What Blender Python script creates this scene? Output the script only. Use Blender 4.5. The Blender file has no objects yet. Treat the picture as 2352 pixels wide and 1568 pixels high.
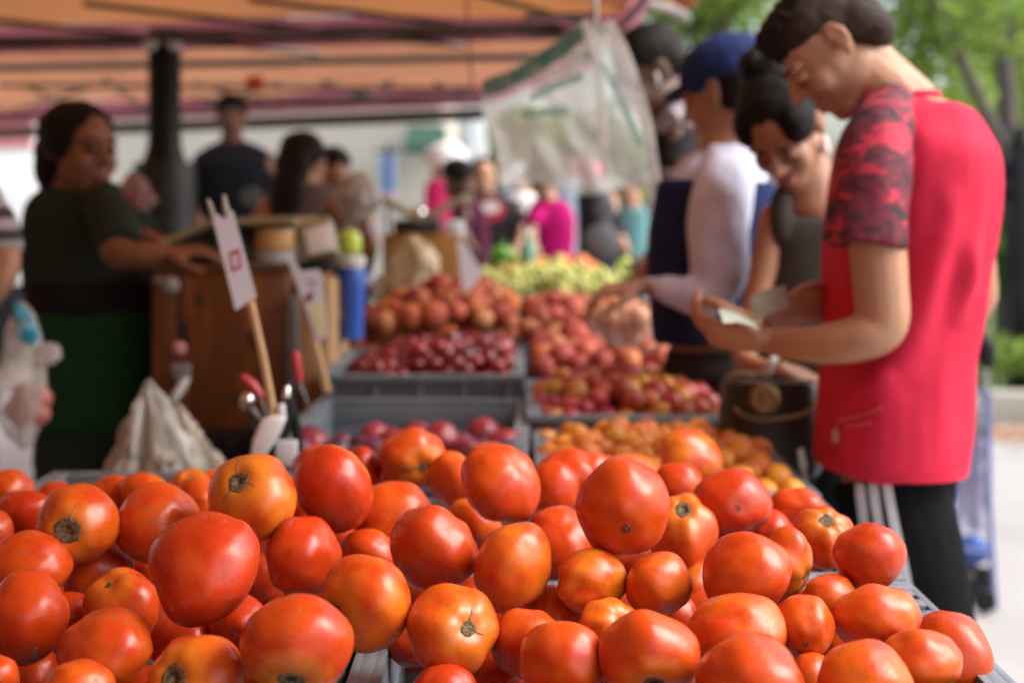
# Farmers' market stall: heaped tomatoes in front, shoppers on the right, vendors under an orange canopy
import bpy, bmesh, math, random
from mathutils import Vector, Matrix, noise
from mathutils.bvhtree import BVHTree

random.seed(7)
R = math.radians
F, CX, HY, CZ = 3267.0, 1176.0, 477.0, 1.4        # focal length, vanishing point and camera height read off the photograph
scene = bpy.context.scene
COL = scene.collection


def P(px, py, Y):
    """world point Y metres in front of the camera, seen at (px, py) of the 2352 px wide photograph"""
    return Vector(((px - CX) / F * Y, Y, CZ - (py - HY) / F * Y))


def S(px, Y):
    return px * Y / F


def V(*a):
    return Vector(a)


# ------------------------------------------------------------------ mesh builder
class MB:
    def __init__(s):
        s.v, s.f, s.m = [], [], []

    def add(s, vs, fs, mi=0):
        b = len(s.v)
        s.v += [Vector(v) for v in vs]
        for f in fs:
            s.f.append(tuple(b + i for i in f))
            s.m.append(mi)
        return s

    def box(s, c, size, rot=None, mi=0):
        c = Vector(c)
        h = [x / 2 for x in size]
        vs = []
        for z in (-1, 1):
            for y in (-1, 1):
                for x in (-1, 1):
                    p = Vector((x * h[0], y * h[1], z * h[2]))
                    vs.append(c + (rot @ p if rot else p))
        return s.add(vs, [(0, 2, 3, 1), (4, 5, 7, 6), (0, 1, 5, 4), (2, 6, 7, 3), (0, 4, 6, 2), (1, 3, 7, 5)], mi)

    def span(s, a, b, mi=0):
        a, b = Vector(a), Vector(b)
        return s.box((a + b) / 2, [abs(x) for x in (b - a)], None, mi)

    def rings(s, rings, caps=True, mi=0):
        n = len(rings[0])
        b = len(s.v)
        for r in rings:
            s.v += [Vector(p) for p in r]
        for i in range(len(rings) - 1):
            for k in range(n):
                k2 = (k + 1) % n
                s.f.append((b + i * n + k, b + i * n + k2, b + (i + 1) * n + k2, b + (i + 1) * n + k))
                s.m.append(mi)
        if caps:
            s.f.append(tuple(b + k for k in range(n - 1, -1, -1)))
            s.m.append(mi)
            s.f.append(tuple(b + (len(rings) - 1) * n + k for k in range(n)))
            s.m.append(mi)
        return s

    def tube(s, pts, rad, n=10, round_ends=True, flat=1.0, mi=0, ref=None):
        pts = [Vector(p) for p in pts]
        if not isinstance(rad, (list, tuple)):
            rad = [rad] * len(pts)
        rad = list(rad)
        if round_ends:
            d0 = (pts[0] - pts[1]).normalized()
            d1 = (pts[-1] - pts[-2]).normalized()
            a, b, ra, rb = pts[0], pts[-1], rad[0], rad[-1]
            pts = [a + d0 * ra * .85, a + d0 * ra * .55] + pts + [b + d1 * rb * .55, b + d1 * rb * .85]
            rad = [ra * .45, ra * .82] + rad + [rb * .82, rb * .45]
        rings = []
        u = None
        for i, p in enumerate(pts):
            t = (pts[min(i + 1, len(pts) - 1)] - pts[max(i - 1, 0)]).normalized()
            if u is None:
                u = Vector(ref) if ref else (V(0, 0, 1) if abs(t.z) < .9 else V(1, 0, 0))
            u = (u - t * u.dot(t))
            u = u.normalized() if u.length > 1e-6 else t.orthogonal().normalized()
            w = t.cross(u)
            rings.append([p + (u * math.cos(a) * flat + w * math.sin(a)) * rad[i] for a in [2 * math.pi * k / n for k in range(n)]])
        return s.rings(rings, True, mi)

    def ell(s, c, r, rot=None, n=16, m=10, mi=0):
        c = Vector(c)
        vs, fs = [], []
        for i in range(m + 1):
            th = math.pi * i / m
            for k in range(n):
                ph = 2 * math.pi * k / n
                p = Vector((r[0] * math.sin(th) * math.cos(ph), r[1] * math.sin(th) * math.sin(ph), r[2] * math.cos(th)))
                vs.append(c + (rot @ p if rot else p))
        for i in range(m):
            for k in range(n):
                k2 = (k + 1) % n
                if i == 0:
                    fs.append((k, (i + 1) * n + k, (i + 1) * n + k2))
                elif i == m - 1:
                    fs.append((i * n + k, (i + 1) * n + k, i * n + k2))
                else:
                    fs.append((i * n + k, (i + 1) * n + k, (i + 1) * n + k2, i * n + k2))
        return s.add(vs, fs, mi)

    def lathe(s, c, prof, n=20, mi=0):
        c = Vector(c)
        return s.rings([[c + V(r * math.cos(2 * math.pi * k / n), r * math.sin(2 * math.pi * k / n), z) for k in range(n)] for r, z in prof], True, mi)

    def grid(s, fn, nu, nv, mi=0):
        b = len(s.v)
        for j in range(nv + 1):
            for i in range(nu + 1):
                s.v.append(Vector(fn(i / nu, j / nv)))
        for j in range(nv):
            for i in range(nu):
                a = b + j * (nu + 1) + i
                s.f.append((a, a + 1, a + nu + 2, a + nu + 1))
                s.m.append(mi)
        return s


def smooth_path(pts, k=4):
    """Catmull-Rom through points given as tuples of equal length"""
    pts = [tuple(p) for p in pts]
    if len(pts) < 3:
        return pts
    out = []
    for i in range(len(pts) - 1):
        p0, p1, p2, p3 = pts[max(i - 1, 0)], pts[i], pts[i + 1], pts[min(i + 2, len(pts) - 1)]
        for j in range(k):
            t = j / k
            out.append(tuple(.5 * (2 * b + (c - a) * t + (2 * a - 5 * b + 4 * c - d) * t * t + (3 * b - a - 3 * c + d) * t ** 3) for a, b, c, d in zip(p0, p1, p2, p3)))
    out.append(pts[-1])
    return out


def bake(o):
    dg = bpy.context.evaluated_depsgraph_get()
    me = bpy.data.meshes.new_from_object(o.evaluated_get(dg))
    o.modifiers.clear()
    o.data = me


def prop(o, label=None, cat=None, group=None, kind=None):
    if label:
        o['label'] = label
    if cat:
        o['category'] = cat
    if group:
        o['group'] = group
    if kind:
        o['kind'] = kind
    return o


def wloc(o):
    p = Vector((0, 0, 0))
    while o is not None:
        p += o.location
        o = o.parent
    return p


def obj(name, mb, mat, parent=None, voxel=None, smooth=True, it=4, bevel=0, sub=0, thick=0, origin=None, fold=None):
    """link a mesh built in world coordinates as ONE object, child of parent when given"""
    vs = mb.v
    if parent is not None:
        base = wloc(parent)
        loc = Vector((0, 0, 0))
    else:
        if origin is None:
            lo = [min(v[i] for v in vs) for i in range(3)]
            hi = [max(v[i] for v in vs) for i in range(3)]
            origin = ((lo[0] + hi[0]) / 2, (lo[1] + hi[1]) / 2, lo[2])
        base = loc = Vector(origin)
    me = bpy.data.meshes.new(name)
    me.from_pydata([v - base for v in vs], [], mb.f)
    mats = mat if isinstance(mat, (list, tuple)) else [mat]
    for m in mats:
        me.materials.append(m)
    if len(mats) > 1:
        me.polygons.foreach_set('material_index', mb.m)
    o = bpy.data.objects.new(name, me)
    COL.objects.link(o)
    o.location = loc
    if parent is not None:
        o.parent = parent
    if thick:
        md = o.modifiers.new('s', 'SOLIDIFY')
        md.thickness = thick
        md.offset = 0
    if voxel:
        md = o.modifiers.new('r', 'REMESH')
        md.mode = 'VOXEL'
        md.voxel_size = voxel
        md = o.modifiers.new('m', 'SMOOTH')
        md.factor = .5
        md.iterations = it
    if bevel:
        md = o.modifiers.new('b', 'BEVEL')
        md.width = bevel
        md.segments = 2
        md.limit_method = 'ANGLE'
        md.angle_limit = R(40)
    if sub:
        md = o.modifiers.new('u', 'SUBSURF')
        md.levels = md.render_levels = sub
    if o.modifiers:
        bake(o)
    me = o.data
    if fold:
        amp, sx, sy, sz, seed = fold
        for v, nrm in [(v, v.normal.copy()) for v in me.vertices]:
            p = Vector((v.co.x * sx + seed, v.co.y * sy, v.co.z * sz))
            d = noise.noise(p) + .5 * noise.noise(p * 2.1)
            v.co += nrm * (d * amp)
    if smooth:
        me.polygons.foreach_set('use_smooth', [True] * len(me.polygons))
        if bevel or not voxel:
            try:
                me.set_sharp_from_angle(angle=R(45))
            except Exception:
                pass
    me.update()
    return o


def thing(name, label, cat, loc=(0, 0, 0), group=None):
    o = bpy.data.objects.new(name, None)
    o.empty_display_size = .05
    COL.objects.link(o)
    o.location = loc
    return prop(o, label, cat, group)


def copy_tree(o, parent=None):
    c = o.copy()
    COL.objects.link(c)
    if parent is not None:
        c.parent = parent
    for ch in list(o.children):
        copy_tree(ch, c)
    return c


# ------------------------------------------------------------------ materials
def nodes(name):
    m = bpy.data.materials.new(name)
    m.use_nodes = True
    nt = m.node_tree
    return m, nt, nt.nodes['Principled BSDF'], nt.nodes['Material Output']


def N(nt, typ, **kw):
    n = nt.nodes.new(typ)
    for k, v in kw.items():
        if k.startswith('i_'):
            n.inputs[k[2:].replace('_', ' ')].default_value = v
        else:
            setattr(n, k, v)
    return n


def c4(c):
    return (c[0], c[1], c[2], 1)


def M(name, col, rough=.5, var=.2, scale=6., bump=0., bscale=60., metal=0., col2=None, cov=.5, objcol=False, coat=0., sheen=0., stretch=(1, 1, 1), trans=0., alpha=1., detail=4, spec=None, sss=0.):
    """noise-varied principled material"""
    m, nt, b, out = nodes(name)
    L = nt.links.new
    tc = N(nt, 'ShaderNodeTexCoord')
    mp = N(nt, 'ShaderNodeMapping')
    mp.inputs['Scale'].default_value = stretch
    L(tc.outputs['Object'], mp.inputs['Vector'])
    nz = N(nt, 'ShaderNodeTexNoise', i_Scale=scale, i_Detail=detail, i_Roughness=.6)
    L(mp.outputs[0], nz.inputs['Vector'])
    rp = N(nt, 'ShaderNodeValToRGB')
    w = .25 if col2 is None else .08
    rp.color_ramp.elements[0].position = cov - w
    rp.color_ramp.elements[1].position = cov + w
    if col2 is None:
        rp.color_ramp.elements[0].color = (1 - var,) * 3 + (1,)
        rp.color_ramp.elements[1].color = (1 + var,) * 3 + (1,)
        L(nz.outputs['Fac'], rp.inputs['Fac'])
        mx = N(nt, 'ShaderNodeMix', data_type='RGBA', blend_type='MULTIPLY')
        mx.inputs[0].default_value = 1
        if objcol:
            oi = N(nt, 'ShaderNodeObjectInfo')
            L(oi.outputs['Color'], mx.inputs[6])
        else:
            mx.inputs[6].default_value = c4(col)
        L(rp.outputs[0], mx.inputs[7])
        L(mx.outputs[2], b.inputs['Base Color'])
    else:
        rp.color_ramp.elements[0].color = c4(col)
        rp.color_ramp.elements[1].color = c4(col2)
        L(nz.outputs['Fac'], rp.inputs['Fac'])
        L(rp.outputs[0], b.inputs['Base Color'])
    b.inputs['Roughness'].default_value = rough
    b.inputs['Metallic'].default_value = metal
    b.inputs['Coat Weight'].default_value = coat
    b.inputs['Sheen Weight'].default_value = sheen
    if spec is not None:
        b.inputs['Specular IOR Level'].default_value = spec
    if sss:
        b.inputs['Subsurface Weight'].default_value = sss
        b.inputs['Subsurface Scale'].default_value = .02
    if bump:
        n2 = N(nt, 'ShaderNodeTexNoise', i_Scale=bscale, i_Detail=3)
        L(mp.outputs[0], n2.inputs['Vector'])
        bp = N(nt, 'ShaderNodeBump')
        bp.inputs['Strength'].default_value = bump
        bp.inputs['Distance'].default_value = .004
        L(n2.outputs['Fac'], bp.inputs['Height'])
        L(bp.outputs[0], b.inputs['Normal'])
    sh = b.outputs[0]
    if trans:
        tr = N(nt, 'ShaderNodeBsdfTranslucent')
        src = b.inputs['Base Color'].links[0].from_socket
        L(src, tr.inputs['Color'])
        ms = N(nt, 'ShaderNodeMixShader')
        ms.inputs[0].default_value = trans
        L(sh, ms.inputs[1])
        L(tr.outputs[0], ms.inputs[2])
        sh = ms.outputs[0]
    if alpha < 1:
        tp = N(nt, 'ShaderNodeBsdfTransparent')
        ms = N(nt, 'ShaderNodeMixShader')
        # cloudy film: more opaque where the noise is high
        mr = N(nt, 'ShaderNodeMapRange')
        mr.inputs['From Min'].default_value = .3
        mr.inputs['From Max'].default_value = .7
        mr.inputs['To Min'].default_value = max(0, alpha - .25)
        mr.inputs['To Max'].default_value = min(1, alpha + .25)
        L(nz.outputs['Fac'], mr.inputs['Value'])
        L(mr.outputs[0], ms.inputs[0])
        L(tp.outputs[0], ms.inputs[1])
        L(sh, ms.inputs[2])
        sh = ms.outputs[0]
    L(sh, out.inputs['Surface'])
    return m


MT = {}


def mt(key, *a, **k):
    if key not in MT:
        MT[key] = M(key, *a, **k)
    return MT[key]


GREY = M('grey crate plastic', (.165, .205, .235), .45, .18, 9, .15, 120)
GREYD = M('worn grey crate plastic', (.14, .17, .19), .5, .2, 9, .15, 120)
BLACKP = M('black plastic', (.010, .010, .011), .5, .3, 10, spec=.2)
IRON = M('black iron', (.007, .0075, .008), .5, .4, 7, .3, 40, spec=.2)
WOODB = M('varnished brown wood', (.23, .072, .009), .4, .3, 2.5, .15, 30, stretch=(9, 9, 1.4), col2=(.12, .034, .005), cov=.42)
WOODP = M('pale stick wood', (.55, .34, .17), .6, .2, 8, .2, 40, stretch=(6, 6, .6))
PAPER = M('white card', (.68, .72, .82), .6, .06, 12)
REDINK = M('red ink', (.45, .05, .06), .6, .25, 60)
GREYINK = M('grey ink', (.3, .32, .36), .6, .2, 60)
YELINK = M('pale yellow card', (.75, .74, .42), .6, .1, 30)
WHITEP = M('white plastic', (.75, .76, .78), .4, .1, 10)
CHROME = M('steel', (.6, .6, .6), .2, .1, 10, metal=1)
GOLD = M('dull gold metal', (.36, .24, .1), .45, .2, 20, metal=.9)
OLIVE = M('olive enamel', (.27, .25, .15), .5, .2, 8, .1, 40)
CARD = M('brown cardboard', (.38, .23, .11), .75, .2, 7, .1, 60)
FILM = M('cloudy white plastic film', (.8, .8, .78), .25, .15, 14, .5, 45, trans=.5, alpha=.6)
FILMD = M('dense white plastic film', (.5, .49, .45), .3, .25, 16, .6, 40, trans=.35)
FILMT = M('tan plastic film', (.5, .42, .26), .25, .35, 12, .6, 40, trans=.4, alpha=.8)
GREENPR = M('green bag print', (.03, .2, .14), .35, .25, 18, trans=.4, alpha=.6)
MINTPR = M('mint bag print', (.2, .45, .37), .35, .2, 18, trans=.4, alpha=.45)
BLUE = M('blue plastic', (.02, .09, .42), .35, .2, 8)
LIME = M('lime plastic', (.42, .55, .06), .4, .15, 10)


# ------------------------------------------------------------------ people
def skin(key, col):
    return mt('skin ' + key, col, .5, .14, 14, .12, 180, sss=.08)


def cloth(key, col, **k):
    k.setdefault('rough', .85)
    k.setdefault('var', .12)
    k.setdefault('scale', 30)
    k.setdefault('bump', .25)
    k.setdefault('bscale', 260)
    k.setdefault('spec', .15)
    return mt('cloth ' + key, col, **k)


def hairm(key, col):
    return mt('hair ' + key, col, .55, .45, 40, .6, 160, stretch=(3, 3, .6), spec=.12)


def head_frame(yaw, pitch, roll=0):
    a, p = R(yaw), R(pitch)
    f = V(math.sin(a), -math.cos(a), 0)
    z = V(0, 0, 1)
    fw = f * math.cos(p) - z * math.sin(p)
    up = z * math.cos(p) + f * math.sin(p)
    rt = fw.cross(up)
    q = Matrix.Rotation(R(roll), 3, fw)
    rt, up = q @ rt, q @ up
    return Matrix((rt, fw, up)).transposed()


def head_mb(mb, c, rot, s, ears=True, fat=1.0):
    def e(p, r):
        mb.ell(c + rot @ (Vector(p) * s), [x * s for x in r], rot)
    e((0, -.012, .035), (.073, .093, .078))
    e((0, .022, -.03), (.058 * fat, .066, .076))
    e((0, .05, -.078), (.034 * fat, .034, .032))
    e((0, .062, -.094), (.024, .022, .018))
    for sx in (-1, 1):
        e((sx * .032, .054, -.026), (.027 * fat, .028, .032))
        e((sx * .03, .076, .022), (.022, .012, .009))
        e((sx * .036, .006, -.055), (.021 * fat, .046, .032))
        e((sx * .013, .094, -.024), (.009, .01, .008))
        if ears:
            e((sx * .074, -.010, -.004), (.009, .014, .024))
            mb.tube([c + rot @ (V(sx * xx, yy, zz) * s) for xx, yy, zz in ((.074, .004, .012), (.08, -.004, .027), (.084, -.018, .028), (.085, -.026, .012), (.081, -.022, -.008), (.077, -.012, -.022), (.073, -.002, -.028))], [.0042 * s] * 4 + [.0045 * s] * 2 + [.006 * s], 8)
    mb.tube([c + rot @ (V(0, .084, .016) * s), c + rot @ (V(0, .096, -.008) * s), c + rot @ (V(0, .106, -.022) * s)], [.009 * s, .011 * s, .012 * s], 8)
    e((0, .084, -.056), (.022, .012, .0065))
    e((0, .082, -.068), (.019, .012, .007))


def hand_mb(mb, w, d, nrm, side=1, s=1.0, curl=(25, 35, 25), thumb=25):
    """wrist w, direction d, palm normal nrm (the fingers curl towards it), thumb on +side of the across axis"""
    w, d = Vector(w), Vector(d).normalized()
    nrm = Vector(nrm)
    nrm = (nrm - d * nrm.dot(d)).normalized()
    ac = d.cross(nrm) * side
    rings = []
    for t, hw, ht in ((-.012, .024, .019), (.01, .027, .018), (.035, .036, .017), (.065, .041, .015), (.088, .04, .012), (.096, .034, .009)):
        rings.append([w + d * t * s + ac * (hw * s * math.cos(a)) + nrm * (ht * s * math.sin(a)) for a in [2 * math.pi * k / 12 for k in range(12)]])
    mb.rings(rings)
    for i, (off, ln, r) in enumerate(((.030, .072, .0088), (.0105, .081, .0092), (-.0095, .075, .0088), (-.029, .058, .0078))):
        p = w + d * (.086 - .004 * abs(i - 1.3)) * s + ac * off * s
        pts, rad = [p - d * .012 * s, p], [r * s * 1.1, r * s * 1.08]
        a = 0
        for k, fr in enumerate((.45, .31, .24)):
            a += curl[k] + (i - 1.5) * 3
            dd = d * math.cos(R(a)) + nrm * math.sin(R(a)) + ac * (off * 2.2)
            p = p + dd.normalized() * ln * fr * s
            pts.append(p)
            rad.append(r * s * (1.02, .93, .8)[k])
        mb.tube(pts, rad, 8)
    p = w + d * .02 * s + ac * .026 * s
    pts, rad = [p], [.014 * s]
    for k, (ln, a) in enumerate(((.042, 48), (.034, 48 - thumb), (.026, 48 - thumb * 1.6))):
        dd = d * math.cos(R(a)) + ac * math.sin(R(a)) + nrm * (.25 + .12 * k)
        p = p + dd.normalized() * ln * s
        pts.append(p)
        rad.append((.0125, .0108, .009)[k] * s)
    mb.tube(pts, rad, 8)


def torso_rings(rows, D, ry, grow=0., n=28, sub=3):
    """rows (py, xl, xr[, dY]) read off the photograph; ry: half depth as a share of half width (or a list in metres)"""
    rr = []
    for i, r in enumerate(rows):
        py, xl, xr = r[:3]
        dy = r[3] if len(r) > 3 else 0
        hw = S((xr - xl) / 2, D)
        hd = ry[i] if isinstance(ry, (list, tuple)) else hw * ry
        c = P((xl + xr) / 2, py, D)
        rr.append((c.x, D + dy, c.z, hw, hd))
    rr = smooth_path(rr, sub)
    out = []
    for x, y, z, hw, hd in rr:
        ring = []
        for k in range(n):
            a = 2 * math.pi * k / n
            ca, sa = math.cos(a), math.sin(a)
            e = .86
            ring.append(V(x + (hw + grow) * math.copysign(abs(ca) ** e, ca), y + (hd + grow) * math.copysign(abs(sa) ** e, sa), z))
        out.append(ring)
    return out


def arm_pts(arm, D):
    """arm points (px, py, dY, r_px) -> smoothed world points and radii"""
    q = []
    for px, py, dy, r in arm:
        p = P(px, py, D + dy)
        q.append((p.x, p.y, p.z, S(r, D + dy)))
    q = smooth_path(q, 4)
    return [V(*a[:3]) for a in q], [a[3] for a in q]


class Person:
    def __init__(s, label, D, rows, head, skin_m, ry=.65, voxel=.009, arms=(), legs=None, group=None, neck=None, ears=True, fat=1.0, hands=(), cat='person', neck_r=.052, neck2=None):
        s.D, s.rows, s.ry, s.vox, s.arms = D, rows, ry, voxel, arms
        last = rows[-1]
        cxp = (last[1] + last[2]) / 2
        s.root = thing('person', label, cat, (P(cxp, 477, D).x, D, 0), group)
        mb = MB()
        mb.rings(torso_rings(rows, D, ry, -.004))
        hx, hy, hh, yaw, pitch, roll, dY = head
        s.hs = S(hh, D + dY) / .225
        s.hrot = head_frame(yaw, pitch, roll)
        s.hc = P(hx, hy, D + dY)
        head_mb(mb, s.hc, s.hrot, s.hs, ears, fat)
        nb = P((rows[0][1] + rows[0][2]) / 2, rows[0][0], D + (rows[0][3] if len(rows[0]) > 3 else 0))
        nt_ = s.hc + s.hrot @ (V(0, -.03, -.055) * s.hs)
        nr = neck_r * s.hs
        mb.tube([nb - V(0, 0, .05), nb, nb.lerp(nt_, .5), nt_], [nr * 1.25, nr * 1.12, nr, nr], 14)
        if neck2:
            mb.tube([(s.hc + s.hrot @ (V(*p) * s.hs)) if isinstance(p, tuple) else p for p, r in neck2], [r for p, r in neck2], 14)
        if legs is None:
            hipz = P(0, last[0], D).z
            hw = S((last[2] - last[1]) / 2, D)
            c = P(cxp, last[0], D)
            legs = []
            for sg in (-1, 1):
                legs.append([(c.x + sg * hw * .5, D, hipz + .02, hw * .5), (c.x + sg * hw * .5, D, hipz * .72, hw * .44), (c.x + sg * hw * .48, D - .01, hipz * .5, hw * .36), (c.x + sg * hw * .48, D, .09, max(.045, hw * .24))])
        s.legs = legs
        for lg in legs:
            q = smooth_path(lg, 3)
            mb.tube([V(*a[:3]) for a in q], [max(.02, a[3] - .008) for a in q], 14)
            fx, fy = lg[-1][:2]
            fd = head_frame(yaw, 0) @ V(0, 1, 0)
            mb.tube([V(fx, fy, .05), V(fx, fy, .045) + fd * .12, V(fx, fy, .035) + fd * .17], [.045, .04, .03], 10)
        for a in arms:
            pts, rad = arm_pts(a, D)
            mb.tube(pts, rad, 14)
        for h in hands:
            hand_mb(mb, *h)
        s.body = obj('body', mb, skin_m, s.root, voxel=voxel, it=3)
        s.bvh = None

    def L(s, x, y, z):
        return s.hc + s.hrot @ (V(x, y, z) * s.hs)

    def hair(s, mat, ells=(), tubes=(), name='hair', fold=(.004, 60, 60, 60, 3.), voxel=.007):
        mb = MB()
        for p, r in ells:
            mb.ell(s.L(*p), [x * s.hs for x in r], s.hrot)
        for pts, rad in tubes:
            mb.tube([s.L(*p) for p in pts], [x * s.hs for x in rad], 12)
        return obj(name, mb, mat, s.root, voxel=voxel, it=2, fold=fold)

    def eyes(s, dark=(.015, .01, .008)):
        for sx in (-1, 1):
            mb = MB()
            mb.ell(s.L(sx * .031, .0768, .002), [.0125 * s.hs] * 2 + [.0085 * s.hs], s.hrot)
            obj('eye', mb, mt('eye', dark, .2), s.root)
            mb = MB()
            mb.tube([s.L(sx * .012, .089, .022), s.L(sx * .032, .087, .0275), s.L(sx * .05, .074, .022)], [.0035 * s.hs, .004 * s.hs, .0025 * s.hs], 6)
            obj('eyebrow', mb, mt('eyebrow', (.012, .008, .006), .8), s.root)

    def lids(s):
        for sx in (-1, 1):
            mb = MB()
            mb.ell(s.L(sx * .031, .074, .001), [.0155 * s.hs, .0135 * s.hs, .0115 * s.hs], s.hrot)
            obj('eyelid', mb, s.body.data.materials[0], s.root)
            mb = MB()
            mb.tube([s.L(sx * .017, .0865, -.006), s.L(sx * .031, .0885, -.0095), s.L(sx * .046, .079, -.006)], .0016 * s.hs, 6)
            obj('eyelash', mb, mt('eyelash', (.012, .008, .006), .8), s.root)
            mb = MB()
            mb.tube([s.L(sx * .012, .089, .022), s.L(sx * .032, .087, .0275), s.L(sx * .05, .074, .022)], [.003 * s.hs, .0035 * s.hs, .002 * s.hs], 6)
            obj('eyebrow', mb, mt('eyebrow', (.03, .016, .01), .8), s.root)

    def mouth(s, col=(.25, .06, .05)):
        mb = MB()
        mb.ell(s.L(0, .0865, -.0565), (.021 * s.hs, .0105 * s.hs, .005 * s.hs), s.hrot)
        mb.ell(s.L(0, .085, -.067), (.018 * s.hs, .0105 * s.hs, .0058 * s.hs), s.hrot)
        obj('lips', mb, mt('lips', col, .4), s.root)

    def shirt(s, mat, rows=None, sleeves=(), grow=.008, name='shirt', fold=(.006, 9, 9, 4, 1.), ry=None, voxel=None, extra=None):
        """sleeves: lists of (px, py, dY, r_px) like arms"""
        mb = MB()
        if rows is not False:
            mb.rings(torso_rings(rows or s.rows, s.D, ry if ry is not None else s.ry, grow))
        for a in sleeves:
            pts, rad = arm_pts(a, s.D)
            mb.tube(pts, rad, 16, round_ends=False)
        if extra:
            extra(mb)
        return obj(name, mb, mat, s.root, voxel=voxel or max(.007, s.vox), it=4, fold=fold)

    def pants(s, mat, top_rows=None, ease=.012, fold=(.006, 7, 7, 3, 5.), to=.1):
        mb = MB()
        if top_rows is None:
            top_rows = s.rows[-2:]
        if top_rows:
            mb.rings(torso_rings(top_rows, s.D, s.ry, .004))
        for lg in s.legs:
            q = smooth_path(lg, 3)
            q = [a for a in q if a[2] >= to]
            mb.tube([V(*a[:3]) for a in q], [a[3] + ease for a in q], 16, round_ends=False)
        return obj('trousers', mb, mat, s.root, voxel=max(.008, s.vox), it=3, fold=fold)

    def shoes(s, mat, yaw=0):
        for lg in s.legs:
            fx, fy = lg[-1][:2]
            fd = head_frame(yaw, 0) @ V(0, 1, 0)
            mb = MB()
            mb.tube([V(fx, fy, .055) - fd * .05, V(fx, fy, .055), V(fx, fy, .05) + fd * .12, V(fx, fy, .04) + fd * .19], [.05, .055, .048, .037], 12)
            obj('shoe', mb, mat, s.root)

    def surf(s, o, px, py):
        """point and normal of child mesh o where the sight line through (px, py) meets it"""
        base = wloc(o)
        bv = BVHTree.FromPolygons([v.co + base for v in o.data.vertices], [p.vertices for p in o.data.polygons])
        d = P(px, py, 1) - V(0, 0, CZ)
        hit = bv.ray_cast(V(0, 0, CZ), d.normalized())
        return hit[0], hit[1]


# ------------------------------------------------------------------ ground and far setting
PAVE = M('pale concrete paving', (.36, .345, .325), .85, .12, 1.3, .3, 25, detail=8)
ASPH = M('asphalt', (.06, .06, .062), .9, .25, 3, .4, 60)
GRASS = M('grass', (.07, .12, .025), .9, .5, 3, .6, 30, col2=(.12, .17, .04))
LIMESTONE = M('pale limestone', (.46, .42, .35), .85, .1, .8, .2, 12, detail=8)
mb = MB()
mb.span((-60, -12, -.3), (60, 70, 0))
prop(obj('pavement', mb, PAVE, smooth=False), kind='structure')
mb = MB()
mb.grid(lambda u, v: P(2235 + 900 * u, 477, 9.4 + 14 * v) * 1.0 + V(0, 0, -1.4 + .03 + .05 * noise.noise(V(u * 6, v * 6, 0))), 30, 30)
prop(obj('lawn', mb, GRASS), kind='structure')
mb = MB()
a, b = P(2200, 477, 9.3), P(3200, 477, 9.3)
mb.box(((a.x + b.x) / 2, 9.3, .1), (b.x - a.x, .2, .2))
prop(obj('kerb', mb, LIMESTONE, bevel=.015), kind='structure')
mb = MB()
mb.span((-60, 14, .004), (5.2, 19, .008))
prop(obj('road', mb, ASPH, smooth=False), kind='structure')

# ground cover under the trees
rnd = random.Random(3)
LEAFA = M('fresh green leaves', (.32, .43, .08), .5, .5, 5, trans=.5, col2=(.17, .28, .04), cov=.5)
LEAFB = M('deep green leaves', (.08, .16, .025), .5, .5, 5, trans=.45, col2=(.14, .25, .035), cov=.5)
BARK = M('grey brown bark', (.12, .1, .085), .9, .4, 9, .8, 40, stretch=(3, 3, .5))


def leaves(blobs, n, size, rnd):
    mb = MB()
    tot = sum(b[1][0] * b[1][1] * b[1][2] for b in blobs)
    for c, r in blobs:
        for _ in range(int(n * r[0] * r[1] * r[2] / tot)):
            while True:
                q = V(rnd.uniform(-1, 1), rnd.uniform(-1, 1), rnd.uniform(-1, 1))
                if .2 < q.length < 1 and noise.noise(q * 2.3 + Vector(c)) > -.18:
                    break
            p = Vector(c) + V(q.x * r[0], q.y * r[1], q.z * r[2])
            d = V(rnd.gauss(0, 1), rnd.gauss(0, 1), rnd.gauss(0, 1)).normalized()
            e = d.orthogonal().normalized()
            g = d.cross(e)
            s = size * rnd.uniform(.6, 1.3)
            mb.add([p - e * s, p + g * s * .45 + d * s * .12, p + e * s, p - g * s * .45 + d * s * .12], [(0, 1, 2, 3)])
    return mb


def tree(label, trunk, limbs, blobs, n, size, leafm, group='trees behind the stall'):
    base = trunk[0]
    t = thing('tree', label, 'tree', base[:3], group)
    q = smooth_path(trunk, 3)
    mb = MB()
    mb.tube([V(*a[:3]) for a in q], [a[3] for a in q], 10)
    obj('trunk', mb, BARK, t)
    for lm in limbs:
        mb = MB()
        q = smooth_path(lm, 3)
        mb.tube([V(*a[:3]) for a in q], [a[3] for a in q], 8)
        obj('limb', mb, BARK, t)
    obj('crown', leaves(blobs, n, size, rnd), leafm, t, smooth=False)
    return t


def tp(px, py, Y, r):
    p = P(px, py, Y)
    return (p.x, p.y, p.z, r)


def bl(px, py, Y, rx, ry, rz):
    return (P(px, py, Y), (rx, ry, rz))


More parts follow.
